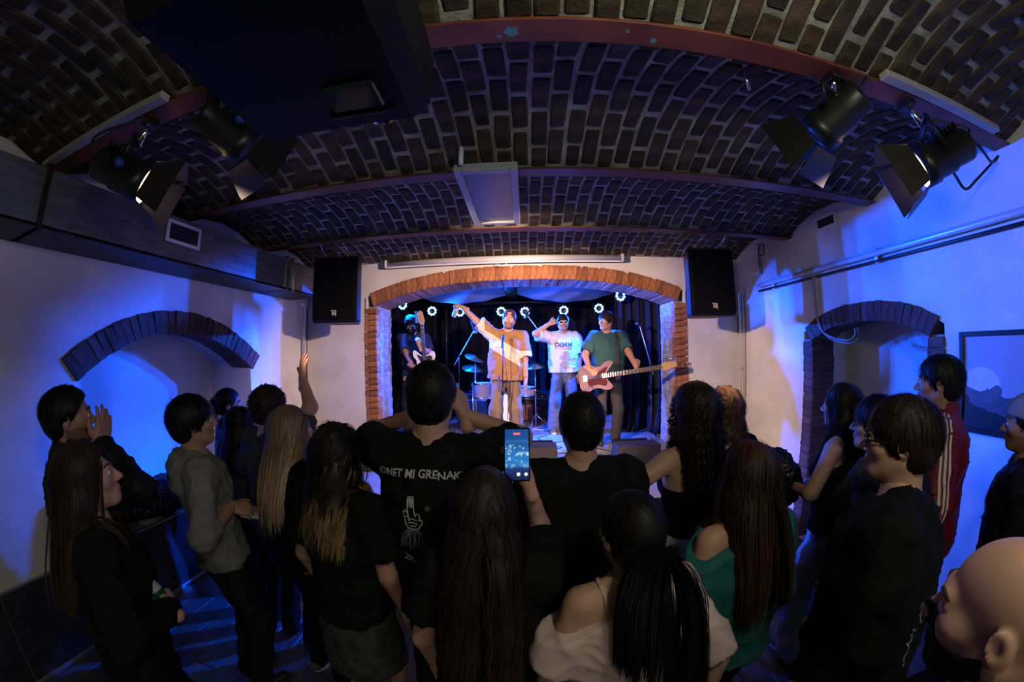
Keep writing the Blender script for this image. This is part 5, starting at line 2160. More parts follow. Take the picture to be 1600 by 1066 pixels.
def back_wrap(HT, x0, z0, ang=0.0, side=-1, off=.0022):
    """maps flat lettering (x right, y up) onto the back (side -1) or the chest (+1) of the shirt"""
    bv = bvh_of(HT)
    ca, sa = math.cos(ang), math.sin(ang)

    def w(p):
        x, y = p[0] * ca - p[1] * sa, p[0] * sa + p[1] * ca
        X = (x0 + x) * (1 if side < 0 else -1)
        o_ = Vector((X, side * 1.0, z0 + y))
        hit = bv.ray_cast(o_, Vector((0, -side, 0)))
        if hit[0] is None:
            return (X, side * .15, z0 + y)
        return hit[0] + Vector((0, side * (off + p[2] * .5), 0))
    return w


def stroke_print(HT, name, strokes, width, m, x0, z0, side=-1, parent=None):
    """pen strokes laid on the cloth; strokes are lists of (x, y)"""
    w = back_wrap(HT, x0, z0, 0, side)
    mb = MB()
    for st_ in strokes:
        pts = [V3(*p, 0) for p in st_]
        dense = []
        for a, b in zip(pts[:-1], pts[1:]):
            n_ = max(2, int(np.linalg.norm(b - a) / .008))
            dense += [a + (b - a) * t for t in np.linspace(0, 1, n_, endpoint=False)]
        dense.append(pts[-1])
        P = []
        k_ = len(dense)
        for i, p in enumerate(dense):
            t = dense[min(i + 1, k_ - 1)] - dense[max(i - 1, 0)]
            t = t / (np.linalg.norm(t) + 1e-9)
            nrm = V3(-t[1], t[0], 0) * width * .5
            P += [w(p + nrm), w(p - nrm)]
        mb.add([tuple(q) for q in P], [(2 * i, 2 * i + 1, 2 * i + 3, 2 * i + 2) for i in range(k_ - 1)])
    return mb.build(name, m, parent or HT['root'])


PW = {}
# ------------------------------------------------------------------ the audience
# man by the left wall with a hand cupped to his mouth
PW['A'] = person((-1.97, .80, 1.72), -.42, 'man in black jacket by the left wall, hand cupped to his mouth', top=dict(mat=blk2, sleeve=2.0, t=.020, collar=True, name='jacket', hem=.80),
                 bottom=('trousers', blackt, .02), shoes=shoeb, hair=dict(SHORT, mat=h_black, len=.07, line=(.088, .085, .012, -.02), sweep=(0, -.5, .45), thick=.016), stubble=.8,
                 arms={'R': ((-1.80, .86, 1.60), (.9, .2, -.8))}, hands={'R': dict(fd=(-.10, .35, 1), bd=(1, .2, .1), curl=.18, spread=.5)}, head=(-.05, .08, 0), seed=11, skin='skin_b')
# woman in front of him with a bottle
PW['B'] = person((-1.44, .62, 1.58), -.50, 'laughing woman with long straight brown hair holding a green bottle', fem=True, top=dict(mat=blk, sleeve=1.95, t=.022, neck=.062, hem=.78),
                 bottom=('trousers', blackt, .015), shoes=shoeb, hair=dict(LONG, mat=hair_mat('hair_chestnut', (.034, .018, .010), (.12, .065, .03), .55, .95), len=.40, n=760, r=0.0141, part=.02),
                 arms={'R': ((-1.20, .70, 1.12), (.6, -1, -.3))}, hands={'R': dict(fd=(-.85, .45, 0), bd=(.47, .88, .1), curl=(.95, 1.0, 1.05, 1.1), thumb='wrap')}, head=(-.10, .22, 0), seed=12, skin='skin_c')
# man in grey hoodie
PW['C'] = person((-1.64, 1.27, 1.65), -.55, 'man in grey hoodie with pushed-up sleeves near the recess', top=dict(mat=greyf, sleeve=1.22, t=.016, hood=True, name='hoodie', hem=.89, wr=.012, st=.016, neck=.05),
                 bottom=('trousers', blackt, .022), shoes=shoeb, hair=dict(SHORT, mat=h_black, len=.085, n=850, thick=.024, line=(.092, .070, .012, -.02), jit=.16), lean=-.08,
                 arms={'R': ((-1.46, 1.30, 1.23), (.3, -1, -.4))}, hands={'R': dict(fd=(.5, .7, -.35), bd=(.5, -.3, .8), curl=.6)}, head=(-.05, .04, 0), seed=13)
PW['D'] = person((-2.36, 2.2, 1.58), -.55, 'woman with dark ponytail and black jacket at the far recess jamb', fem=True, top=dict(mat=blk2, sleeve=2.0, t=.02, collar=True, name='jacket'),
                 bottom=('trousers', blackt, .015), shoes=shoeb, hair=dict(style='pony', mat=h_black, len=.28, thick=.012, pn=90, r=.006, K=10, tie=(0, -.115, .03)), head=(-.2, 0, 0), seed=14, res=1.25)
PW['E'] = person((-1.93, 1.9, 1.50), -.55, 'woman with straight dark hair half hidden behind the curly man', fem=True, top=dict(mat=charc, sleeve=2.0, t=.02),
                 bottom=('trousers', blackt, .015), shoes=shoeb, hair=dict(LONG, mat=h_dark, len=.36, n=380, r=0.0200), head=(-.1, .05, 0), seed=15, res=1.25)
PW['F'] = person((-1.53, 1.75, 1.66), -.30, 'curly haired man in charcoal tee raising one open hand', top=dict(mat=charc, sleeve=.7, t=.024, name='shirt'),
                 bottom=('trousers', blackt, .02), shoes=shoeb, hair=dict(SHORT, mat=h_dark, len=.085, n=520, thick=.022, curl=(.007, 26), K=12, r=0.0104),
                 arms={'R': ((-1.44, 1.98, 1.82), (.9, -.6, -.6))}, hands={'R': dict(fd=(-.02, .12, 1), bd=(-.5, -1, 0), curl=.16, spread=1.3, thumb='out')}, seed=16)
PW['G'] = person((-1.18, 1.50, 1.60), -.42, 'woman with long blonde streaked hair and black top', fem=True, top=dict(mat=blk, sleeve=1.9, t=.018, hem=.92),
                 bottom=('trousers', blackt, .012), shoes=shoew, hair=dict(LONG, mat=h_blond, len=.42, n=900, r=0.0120, part=.0, thick=0.012), head=(-.25, .06, 0), seed=17, skin='skin_c')
PW['H'] = person((-0.76, 1.25, 1.58), -.18, 'woman with dark hair fading to blonde tips, black tee, plaid skirt', fem=True, top=dict(mat=blk, sleeve=.62, t=.026, hem=.86, neck=.066),
                 bottom=('skirt', plaid, .016, .55, .04), shoes=shoeb, hair=dict(LONG, mat=h_ombre, len=.31, n=760, r=0.0146, curl=(.010, 5.5), K=22, thick=0.014, lvar=.22), head=(-.10, .04, 0), seed=18, build=1.05)
PW['I'] = person((-0.375, 1.34, 1.815), -.02, 'tall black haired man in printed black tee, filming with both hands up', top=dict(mat=blk, sleeve=.60, t=.022, boxy=.185, hem=.80, neck=.062, res=.010),
                 bottom=('trousers', blackt, .02), shoes=shoeb, hair=dict(SHORT, mat=h_black, len=.085, n=1300, r=0.0075, thick=.019, crown=(.0, -.075, .11), jit=.05, K=10, nape=-.10, rootmin=-.085, stiff=.86),
                 arms={'R': ((-.285, 1.56, 1.70), (1, -.15, -.5)), 'L': ((-.52, 1.55, 1.70), (-1, -.15, -.5))},
                 hands={'R': dict(fd=(-.25, .25, 1), bd=(.9, -.35, .2), curl=(.5, .55, .6, .6)), 'L': dict(fd=(.25, .25, 1), bd=(-.9, -.35, .2), curl=(.5, .55, .6, .6))}, seed=19, build=1.0, head=(0, .02, 0))
PW['J'] = person((-0.12, .94, 1.535), -.06, 'woman with long brown hair in front filming with a raised phone', fem=True, top=dict(mat=blk, sleeve=.55, t=.024, hem=.85),
                 bottom=('trousers', blackt, .015), shoes=shoeb, hair=dict(LONG, mat=h_tipj, len=.50, n=1000, r=0.0133, part=.012, thick=0.014, curl=(.008, 5), K=22, lvar=.18),
                 arms={'R': ((0.000, 1.07, 1.575), (.18, .05, -1))}, hands={'R': dict(fd=(-.30, .12, .95), bd=(.85, -.5, .1), curl=(.42, .5, .55, .6))}, seed=20, skin='skin_c')
PW['K'] = person((0.22, 1.38, 1.69), .02, 'man with slicked dark hair and black tee before the stage', top=dict(mat=blk, sleeve=.62, t=.022, boxy=.18, neck=.056, hem=.80),
                 bottom=('trousers', blackt, .02), shoes=shoeb, hair=dict(SHORT, mat=h_black, len=.12, n=900, r=0.0083, thick=.012, crown=(0, -.085, .085), sweep=(0, -.5, -.1), K=12, stiff=.88, nape=-.11, rootmin=-.09, jit=.08, lvar=.3), seed=21)
PW['L'] = person((0.80, 1.55, 1.68), .10, 'bare-shouldered woman with long curly dark hair and black bandeau', fem=True,
                 top=dict(mat=blk, sleeve=0, t=.010, neck=0, hem=1.02, cuts=[((0, 0, 1), (0, 0, 1.29))], flare=.0, boxy=.05, wr=.003), bottom=('skirt', skirtw, .016, .25, .07), shoes=shoeb,
                 hair=dict(style='curlylong', mat=h_curl, len=.34, n=560, r=.0042, thick=.030, curl=(.016, 18), K=24, lvar=.25), arms={'L': ((.50, 1.66, 1.20), (-1, -.8, 0))}, head=(.05, .05, 0), seed=22, skin='skin_c')
PW['L2'] = person((1.10, 1.78, 1.63), .25, 'person with tousled light brown hair beside the curly haired woman', fem=True, top=dict(mat=blk, sleeve=1.9, t=.022), bottom=('trousers', blackt, .015), shoes=shoeb,
                  hair=dict(LONG, mat=h_lbrown, len=.22, n=420, r=0.0200, curl=(.010, 12), K=16, thick=0.018, lvar=.3), seed=23, res=1.2)
PW['M'] = person((0.75, 1.04, 1.545), .15, 'woman with long auburn hair and teal off-shoulder sweater', fem=True, top=dict(mat=tealj, sleeve=1.9, t=.030, neck=.09, hem=.90, wr=.010, cuts=[((-.45, -.25, 1), (-.06, -.06, 1.435))], flare=.03),
                 bottom=('trousers', blackt, .015), shoes=shoeb, hair=dict(LONG, mat=hair_mat('hair_auburn', (.040, .018, .010), (.070, .030, .015), .2, .9), len=.42, n=900, r=0.0126, thick=0.011), seed=24, skin='skin_c', head=(.05, .04, 0))
PW['N'] = person((0.285, .885, 1.475), .10, 'woman with sleek black ponytail and pale pink off-shoulder tee', fem=True,
                 top=dict(mat=pinkw, sleeve=.85, t=.022, neck=.10, hem=.86, cuts=[((-.50, -.12, 1), (-.02, -.08, 1.415))], wr=.009, st=.028, res=.009), bottom=('trousers', blackt, .015), shoes=shoeb,
                 hair=dict(style='pony', mat=h_black, len=.42, thick=.013, pn=300, r=.0075, kids=4, K=18, tie=(.045, -.135, -.01), n=300, stiff=.70, flat=.25), arms={'R': ((.52, .72, .86), (1, -.6, .2)), 'L': ((.02, .84, .80), (-1, -.5, 0))},
                 head=(.22, .0, .02), seed=25, skin='skin_c', build=1.05)
PW['O'] = person((1.78, 1.56, 1.64), .38, 'woman with long dark hair, bare shoulder and wide light jeans holding a jacket', fem=True,
                 top=dict(mat=blk, sleeve=1.0, t=.016, neck=.08, hem=.92, bare='', cuts=[((-.75, -.1, 1), (-.07, -.02, 1.37))]), bottom=('trousers', jeansl, .045, .03), shoes=shoew,
                 hair=dict(LONG, mat=h_dark, len=.40, n=620, r=0.0154, part=-.01), arms={'L': ((1.50, 1.66, 1.20), (-.6, -1, -.3)), 'R': ((1.60, 1.78, 1.12), (.6, -1, -.3))},
                 hands={'L': dict(fd=(-.2, .9, .0), bd=(-.8, -.2, .5), curl=.9)}, head=(.10, .02, 0), seed=26, skin='skin_c')
PW['P'] = person((1.62, 1.20, 1.615), .50, 'dark haired person in a dark jacket half hidden behind the man in glasses', fem=True, top=dict(mat=mat('dark_camouflage', (.020, .019, .012), .85, col2=(.075, .06, .03), scale=10), sleeve=2.0, t=.024, collar=True, name='jacket'),
                 bottom=('trousers', blackt, .015), shoes=shoeb, hair=dict(SHORT, mat=h_black, len=.11, n=620, thick=.020, r=0.0104, nape=-.10), seed=27, head=(.15, .05, 0), skin='skin_c')
PW['Q'] = person((1.13, .74, 1.70), .52, 'man in glasses and wide black sweatshirt with white prints, right foreground', top=dict(mat=blk, sleeve=2.0, t=.028, boxy=.205, hem=.72, name='sweatshirt', wr=.012, neck=.060),
                 bottom=('trousers', mat('dark_green_trousers', (.015, .02, .018), .8), .03), shoes=shoeb, hair=dict(SHORT, mat=h_dark, len=.085, n=1100, r=0.0083, thick=.018, crown=(0, -.05, .12), jit=.07, K=9), build=1.08, seed=28, skin='skin_c', head=(.12, .03, 0))
PW['R'] = person((2.05, 1.13, 1.79), .45, 'man in maroon tracktop with three white sleeve stripes by the doorway recess', top=dict(mat=redj, sleeve=2.0, t=.024, collar=True, name='tracktop', hem=.84),
                 bottom=('trousers', blackt, .02), shoes=shoeb, hair=dict(SHORT, mat=h_black, len=.060, n=700, thick=.016, line=(.090, .075, .012, -.02)), seed=29, head=(.05, .02, 0), skin='skin_b')
PW['S'] = person((2.18, .73, 1.62), .35, 'man in knitted beanie and black jacket at the right edge', top=dict(mat=blk2, sleeve=2.0, t=.026, collar=True, name='jacket', hem=.76), bottom=('trousers', blackt, .02), shoes=shoeb,
                 hair=dict(SHORT, mat=h_dark, len=.03, n=260), seed=30, stubble=.6, skin='skin_b', build=1.1)
PW['T'] = person((0.675, .20, 1.605), .35, 'bald bearded man close to the camera in the right corner', top=dict(mat=blk, sleeve=.6, t=.024), bottom=('trousers', blackt, .02), shoes=shoeb,
                 hair=dict(style='bald', mat=h_black), beard=(h_black, .0035), seed=31, stubble=.8, skin='skin_c', res=.72, head=(-.02, -.02, 0), build=1.1)

# ------------------------------------------------------------------ the band
stripe_m = mat('tan_tee', (.26, .125, .046), .85)


def striped():
    nt = stripe_m.node_tree
    L = nt.links
    b = nt.nodes['Principled BSDF']
    tc = nd(nt, 'ShaderNodeTexCoord')
    sp = nd(nt, 'ShaderNodeSeparateXYZ')
    L.new(tc.outputs['Object'], sp.inputs[0])

    def mth(op, a, b_):
        n = nd(nt, 'ShaderNodeMath', operation=op)
        for i, q in enumerate((a, b_)):
            if isinstance(q, (int, float)):
                n.inputs[i].default_value = q
            else:
                L.new(q, n.inputs[i])
        return n.outputs[0]
    x, z = sp.outputs['X'], sp.outputs['Z']
    body = mth('LESS_THAN', mth('ABSOLUTE', mth('SUBTRACT', mth('SUBTRACT', z, mth('MULTIPLY', x, .62)), 1.275), 0), .095)
    slv = mth('LESS_THAN', x, -.195)
    sb_ = mth('LESS_THAN', mth('ABSOLUTE', mth('SUBTRACT', z, 1.205), 0), .045)
    up = mth('LESS_THAN', mth('ABSOLUTE', mth('SUBTRACT', x, .300), 0), .045)
    a = mth('MULTIPLY', body, mth('SUBTRACT', 1.0, slv))
    c = mth('MAXIMUM', a, mth('MULTIPLY', sb_, slv))
    c = mth('MULTIPLY', c, mth('LESS_THAN', x, .255))
    c = mth('MAXIMUM', c, mth('MULTIPLY', up, mth('GREATER_THAN', z, 1.30)))
    mx = nd(nt, 'ShaderNodeMix', data_type='RGBA')
    L.new(c, mx.inputs[0])
    mx.inputs[6].default_value = (.26, .125, .046, 1)
    mx.inputs[7].default_value = (.50, .44, .35, 1)
    L.new(mx.outputs[2], b.inputs['Base Color'])


striped()
PI = math.pi
PW['singer'] = person((-0.21, 4.52, 2.385), PI - .05, 'singer in tan and cream striped tee raising a can at the microphone', base=STZ, top=dict(mat=stripe_m, sleeve=.80, t=.030, boxy=.205, hem=.86, flare=.05, neck=.060, wr=.010, cuff=.02),
                      bottom=('trousers', brownt, .030, .02), shoes=shoeb, hair=dict(SHORT, mat=h_brown, len=.03, n=220), stubble=.9,
                      arms={'R': ((-.89, 4.40, 2.63), (-.3, .3, -1)), 'L': ((.0, 4.46, 1.56), (1, .6, 0))}, hands={'R': dict(fd=(-.8, -.1, .35), bd=(.2, .2, 1), curl=(.9, .95, 1, 1), thumb='wrap')},
                      head=(.05, .02, -.10), seed=41, skin='skin_d', side=-.06, group='band', legs={'L': (-.13, .02), 'R': (.13, -.04)})
PW['white'] = person((0.57, 5.2, 2.375), PI - .02, 'man in white printed tee touching his white framed sunglasses', base=STZ, top=dict(mat=whitet, sleeve=.75, t=.032, boxy=.20, hem=.90, flare=.03, neck=.058, wr=.011, cuff=.02),
                     bottom=('trousers', jeans, .035, .02), shoes=shoebr, hair=dict(SHORT, mat=h_dark, len=.085, n=520, curl=(.005, 20), thick=.018), stubble=.5,
                     arms={'R': ((.36, 5.08, 2.36), (-1, -.1, -.5)), 'L': ((.80, 5.14, 1.62), (1, .6, 0))}, hands={'R': dict(fd=(.75, .1, .35), bd=(-.2, -1, .2), curl=.9), 'L': dict(fd=(.05, 0, -1), bd=(0, -1, 0), curl=.2, spread=.8)},
                     skin='skin_d', head=(.0, .05, .03), seed=42, group='band', legs={'L': (-.10, .0), 'R': (.16, .02)})
PW['bass'] = person((1.06, 4.47, 2.335), PI + .02, 'bassist in petrol tee looking aside at the edge of the stage', base=STZ, top=dict(mat=tealt, sleeve=.72, t=.030, boxy=.195, hem=.92, flare=.02, neck=.056, wr=.011),
                    bottom=('trousers', mat('dark_brown_jeans', (.05, .045, .045), .85), .018), shoes=shoeb, hair=dict(SHORT, mat=h_dark, len=.070, n=620, thick=.020, line=(.092, .065, .012, -.02)),
                    arms={'R': ((.78, 4.20, 1.72), (-1, .3, -.3)), 'L': ((1.36, 4.08, 1.70), (1, .5, -.4))}, hands={'R': dict(fd=(.75, -.15, -.55), bd=(-.1, -1, .1), curl=.55), 'L': dict(fd=(.25, .25, .9), bd=(.2, -.95, .1), curl=1.0, thumb='wrap')},
                    head=(-.95, .05, 0), seed=43, group='band', skin='skin_d')
PW['guit'] = person((-1.70, 5.0, 2.385), PI + .15, 'bearded guitarist with bushy hair behind the left jamb', base=STZ, top=dict(mat=navyt, sleeve=.70, t=.026, hem=.88, neck=.056),
                    bottom=('trousers', blackt, .015), shoes=shoeb, hair=dict(SHORT, mat=h_dark, len=.11, n=560, curl=(.008, 18), thick=.030, K=12, r=0.0114), beard=(h_dark, .010),
                    arms={'L': ((-1.48, 4.70, 2.06), (.6, .6, -1)), 'R': ((-1.55, 4.70, 1.68), (-1, .2, -.4))}, hands={'L': dict(fd=(-.2, -.1, .9), bd=(.7, -.6, .1), curl=.95, thumb='wrap'), 'R': dict(fd=(.7, 0, -.3), bd=(-.1, -1, .1), curl=.5)},
                    head=(.0, -.22, .12), seed=44, skin='skin_d', group='band')

# ------------------------------------------------------------------ worn and held things
# print on the tall man's tee
ht = PW['I']
s_ = ht['s']
r_ = ht['root']
txt = [('NET', -.090, .0, .05), ('MI', -.022, .004, .0), ('GRE', .046, .006, -.03), ('NA', .112, .0, .04), ('KUR', .178, -.004, .0)]
for (w_, x_, z_, a_) in txt:
    text_mesh(w_, .040, r_, whitel, Matrix.Identity(4), 'shirt_print', shear=.05, bold=.0008, wrap=back_wrap(ht, x_ - .03, 1.372 * s_ + z_, a_))
stroke_print(ht, 'shirt_print', [[(.014 * k * math.cos(a), .014 * k * math.sin(a)) for a in np.linspace(0, 6.1, 14)] for k in (.5, .8, 1.05)], .003, mat('grey_print', (.16, .16, .17), .7), -.172, 1.384 * s_)
# a raised hand with two fingers up, drawn in strokes, rising from ruffles
hand_st = [[(-.012, .0), (-.016, .05), (-.013, .095), (-.006, .10), (-.003, .055), (.001, .10), (.009, .10), (.010, .05), (.012, .02)], [(-.012, .06), (-.010, .09)], [(.004, .06), (.005, .09)],
           [(-.030, .022), (-.034, .040), (-.024, .048), (-.014, .036), (-.018, .018), (-.030, .022)], [(.012, .03), (.024, .034), (.030, .022), (.026, .004), (.036, .012), (.040, .0), (.030, -.014)],
           [(-.030, .02), (-.028, -.012), (-.02, -.03), (.0, -.034), (.02, -.03), (.03, -.014)], [(-.018, .006), (.0, .012), (.018, .004)], [(-.02, -.008), (.0, -.004), (.02, -.01)], [(-.012, -.02), (.012, -.02)]]
stroke_print(ht, 'shirt_print', hand_st, .0045, whitel, -.045, 1.225 * s_)
rr_ = random.Random(9)
cuff = []
for k in range(13):
    a = -.055 + k * .0085
    cuff.append([(a * .45, -.036), (a * .8 + rr_.uniform(-.006, .006), -.062), (a * .95 + rr_.uniform(-.006, .006), -.086), (a * 1.1, -.112 + rr_.uniform(-.01, .01))])
stroke_print(ht, 'shirt_print', cuff, .0035, mat('blue_grey_print', (.13, .15, .19), .7), -.045, 1.225 * s_)
stroke_print(ht, 'shirt_print', [[(-.012, 0), (.012, 0)], [(0, -.012), (0, .012)], [(-.008, -.008), (.008, .008)], [(-.008, .008), (.008, -.008)]], .0025, mat('grey_print', (.16, .16, .17), .7), .018, 1.28 * s_)
for (w_, x_, z_, a_) in (("'Z", -.085, 1.005, -.5), ('RAH', -.045, .985, -.4), ('A', -.005, .97, -.3)):
    text_mesh(w_, .034, r_, whitel, Matrix.Identity(4), 'shirt_print', wrap=back_wrap(ht, x_, (z_ + .075) * s_, a_))
# print on the white tee
ht = PW['white']
for (w_, x_, a_) in (('D', -.088, .05), ('E', -.034, -.08), ('M', .024, .10), ('M', .094, -.05)):
    text_mesh(w_, .092, ht['root'], mat('black_print', (.02, .015, .03), .7), Matrix.Identity(4), 'shirt_print', shear=.1, bold=.003, wrap=back_wrap(ht, x_ - .02, 1.275 * ht['s'], a_, 1))
text_mesh('MOOD OF ONE', .036, ht['root'], mat('red_print', (.40, .06, .14), .7), Matrix.Identity(4), 'shirt_print', wrap=back_wrap(ht, -.02, 1.235 * ht['s'], -.05, 1))
# white marks on the dark sweatshirt
ht = PW['Q']
rr_ = random.Random(4)
for x0 in (-.125, .115):
    st2 = []
    for k in range(9):
        z = -.10 + k * .026
        st2.append([(rr_.uniform(-.012, 0), z), (rr_.uniform(.0, .03), z + rr_.uniform(-.01, .02)), (rr_.uniform(-.01, .02), z + .022)])
    stroke_print(ht, 'shirt_print', st2, .006, mat('grey_white_print', (.30, .30, .29), .7), x0, 1.10 * ht['s'])


def head_part(ht, name, mb, m):
    o = mb.build(name, m, ht['root'])
    o.matrix_local = Matrix(ht['Th'].tolist())
    return o


def spectacles(ht, name, frame_m, lens_m, big=1.0):
    mb = MB()
    for s in (-1, 1):
        ring = [(s * (.034 + .024 * big * math.cos(a)), .104 - .006 * abs(math.cos(a)), .000 + .017 * big * math.sin(a)) for a in np.linspace(0, 2 * math.pi, 17)]
        mb.tube(ring, .0030 * big, 6, cap=False)
        mb.tube([(s * .058, .098, .004), (s * .080, .05, .006), (s * .082, -.005, .004), (s * .082, -.03, -.012)], .0028 * big, 6)
    mb.tube([(-.011, .106, .003), (.011, .106, .003)], .0028, 6)
    o = head_part(ht, name, mb, frame_m)
    for s in (-1, 1):
        pl_ = [(s * (.034 + .022 * big * math.cos(a)), .0155 * big * math.sin(a)) for a in np.arange(16) * 2 * math.pi / 16]
        l_ = MB().prism(pl_ if s > 0 else pl_[::-1], .002, (0, .102, 0), (1, 0, 0), (0, 0, 1)).build('lens', lens_m, o)
    return o


clear = mat('clear_lens', (.9, .95, 1.0), .03, trans=1.0, spec=.5)
dark_l = mat('dark_lens', (.008, .008, .012), .08)
spectacles(PW['Q'], 'glasses', mat('black_frame', (.008, .008, .008), .35), clear, 1.1)
spectacles(PW['P'], 'glasses', mat('thin_frame', (.05, .05, .06), .3, .6), clear, 1.0)
spectacles(PW['white'], 'sunglasses', mat('white_frame', (.75, .75, .75), .4), dark_l, 1.05)


def skull_cap(ht, name, m, lift, zcut, k=.0, brim=None, bm=None, rib=0):
    f = Field()
    f.ell((0, -.014, .030), np.array((.075, .097, .092)) + lift, .01)
    f.half((0, k, -1), -zcut)
    V, Q = f.mesh(.007)
    if rib:
        a = np.arctan2(V[:, 0], V[:, 1])
        N = vnormals(V, Q)
        V = V + N * (.0018 * np.sin(a * rib))[:, None]
    me = mesh_np(name, V, Q)
    o = put(name, me, m, ht['root'])
    o.matrix_local = Matrix(ht['Th'].tolist())
    if brim:
        poly = [(.070 * math.cos(a), -.090 - .070 * math.sin(a)) for a in np.linspace(0, math.pi, 12)]
        b_ = MB().prism(poly, .004, (0, 0, zcut + .014)).build('brim', bm or m, o)
    return o


capm = mat('dark_red_cap', (.055, .012, .018), .8)
skull_cap(PW['singer'], 'cap', capm, .018, .052, .25, True)
MB().box((0, .092, .075), (.05, .01, .02), rot=mrot((1, 0, 0), .3), bev=.003).build('cap_patch', mat('cap_patch', (.5, .28, .2), .7), PW['singer']['root']).matrix_local = Matrix(PW['singer']['Th'].tolist())
skull_cap(PW['S'], 'beanie', mat('grey_knit', (.26, .22, .20), .95, bump=.5, bscale=120), .020, .030, .15, rib=44)

# three stripes down the sleeve of the tracktop
ht = PW['R']
bv = bvh_of(ht)
S_, E_, W_ = ht['sk']['L']
nk_ = app(ht['Tc'], (-.075 * ht['s'], -.01, 1.475 * ht['s']))
path = [nk_, S_ + V3(.015, 0, .02), S_ * .6 + E_ * .4, E_, E_ * .45 + W_ * .55, W_ * .93 + E_ * .07]
path = bez(path, 8)
for k in (-1, 0, 1):
    P, last = [], None
    for i, p in enumerate(path):
        t = unit(path[min(i + 1, len(path) - 1)] - path[max(i - 1, 0)])
        out = unit(V3(-1, -.45, .8 if i < 9 else .15))
        out = unit(out - t * (out @ t))
        sd = unit(np.cross(t, out))
        row = []
        for e in (-.0055, .0055):
            o_ = p + sd * (k * .021 + e)
            h_ = bv.ray_cast(Vector(o_ + out * .3), Vector(-out))
            row.append(np.array(h_[0]) + out * .0025 if h_[0] is not None else o_ + out * .06)
        P += row
    mb = MB()
    mb.smooth = True
    mb.add(P, [(2 * i, 2 * i + 1, 2 * i + 3, 2 * i + 2) for i in range(len(path) - 1)])
    mb.build('sleeve_stripe', mat('white_stripe', (.70, .66, .64), .7), ht['root'])

# straps
def strap(ht, pts, w, name, m, out):
    bv = bvh_of(ht)
    P = []
    path = bez(pts, 8)
    for i, p in enumerate(path):
        t = unit(path[min(i + 1, len(path) - 1)] - path[max(i - 1, 0)])
        o = unit(V3(*out(p)))
        o = unit(o - t * (o @ t))
        sd = np.cross(t, o)
        h_ = bv.ray_cast(Vector(p + o * .5), Vector(-o))
        q = np.array(h_[0]) + o * .004 if h_[0] is not None else p
        P += [q - sd * w / 2, q + sd * w / 2, q + sd * w / 2 + o * .004, q - sd * w / 2 + o * .004]
    mb = MB()
    F = []
    for i in range(len(path) - 1):
        for j in range(4):
            a, b = 4 * i + j, 4 * i + (j + 1) % 4
            F.append((a, b, b + 4, a + 4))
    mb.add(P, F)
    return mb.build(name, m, ht['root'])


ht = PW['bass']
k_ = ht['s']
strap(ht, [V3(-.11, .02, 1.46) * k_, V3(-.10, .13, 1.38) * k_, V3(-.085, .16, 1.2) * k_, V3(-.09, .16, 1.02) * k_], .05, 'guitar_strap', mat('strap_leather', (.03, .022, .02), .6), lambda p: (0, 1, .3 if p[2] < 1.4 * k_ else 2.5))
ht = PW['N']
k_ = ht['s']
tag_m = mat('nude_strap', (.50, .36, .28), .7)


def body_strap(ht, pts, w, name, m):
    P = []
    f = ht['bf']
    path = np.array(bez(pts, 8))
    for _ in range(6):
        d0 = f.pts(path)
        G = np.stack([f.pts(path + np.eye(3)[a] * .003) - d0 for a in range(3)], 1)
        G /= np.linalg.norm(G, axis=1, keepdims=True) + 1e-9
        path = path - G * (d0 - .003)[:, None]
    mb = MB()
    P = []
    for i, p in enumerate(path):
        t = unit(path[min(i + 1, len(path) - 1)] - path[max(i - 1, 0)])
        sd = np.cross(t, G[i])
        P += [p - sd * w / 2, p + sd * w / 2, p + sd * w / 2 + G[i] * .002, p - sd * w / 2 + G[i] * .002]
    F = []
    for i in range(len(path) - 1):
        for j in range(4):
            a, b = 4 * i + j, 4 * i + (j + 1) % 4
            F.append((a, b, b + 4, a + 4))
    mb.add(P, F)
    return mb.build(name, m, ht['root'])


body_strap(ht, [V3(-.095, .09, 1.40) * k_, V3(-.095, 0, 1.47) * k_, V3(-.085, -.08, 1.40) * k_, V3(-.07, -.10, 1.28) * k_], .011, 'strap', tag_m)
bag = strap(ht, [V3(.13, .05, 1.44) * k_, V3(.135, -.08, 1.40) * k_, V3(.13, -.14, 1.2) * k_, V3(.15, -.13, 1.0) * k_], .028, 'bag_strap', mat('black_leather', (.010, .010, .010), .4), lambda p: (.3, -1, .2 if p[2] < 1.38 * k_ else 2))
body_strap(ht, [V3(-.055, .02, 1.50) * k_, V3(-.03, -.06, 1.485) * k_, V3(.03, -.06, 1.485) * k_, V3(.055, .02, 1.50) * k_], .003, 'necklace', mat('gold', (.7, .5, .2), .25, 1.0))
ht = PW['F']
W_, Rm_, hk_ = ht['hinfo']['R']
MB().tube([W_ + Rm_ @ (V3(.030 * math.cos(a), -.018, .026 * math.sin(a))) for a in np.linspace(0, 2 * math.pi, 17)], .0028, 6, cap=False).build('bracelet', mat('black_cord', (.01, .01, .01), .6), ht['root'])
ht = PW['singer']
W_, Rm_, hk_ = ht['hinfo']['L']
MB().tube([W_ + Rm_ @ (V3(.033 * math.cos(a), -.020, .030 * math.sin(a))) for a in np.linspace(0, 2 * math.pi, 17)], .003, 6, cap=False).build('bracelet', mat('black_cord', (.01, .01, .01), .6), ht['root'])


def world_of(ht, p):
    return ht['Rw'] @ np.array(p) + ht['loc']


def hand_frame(ht, sd):
    W, Rm, hk = ht['hinfo'][sd]
    return world_of(ht, W), ht['Rw'] @ Rm, hk


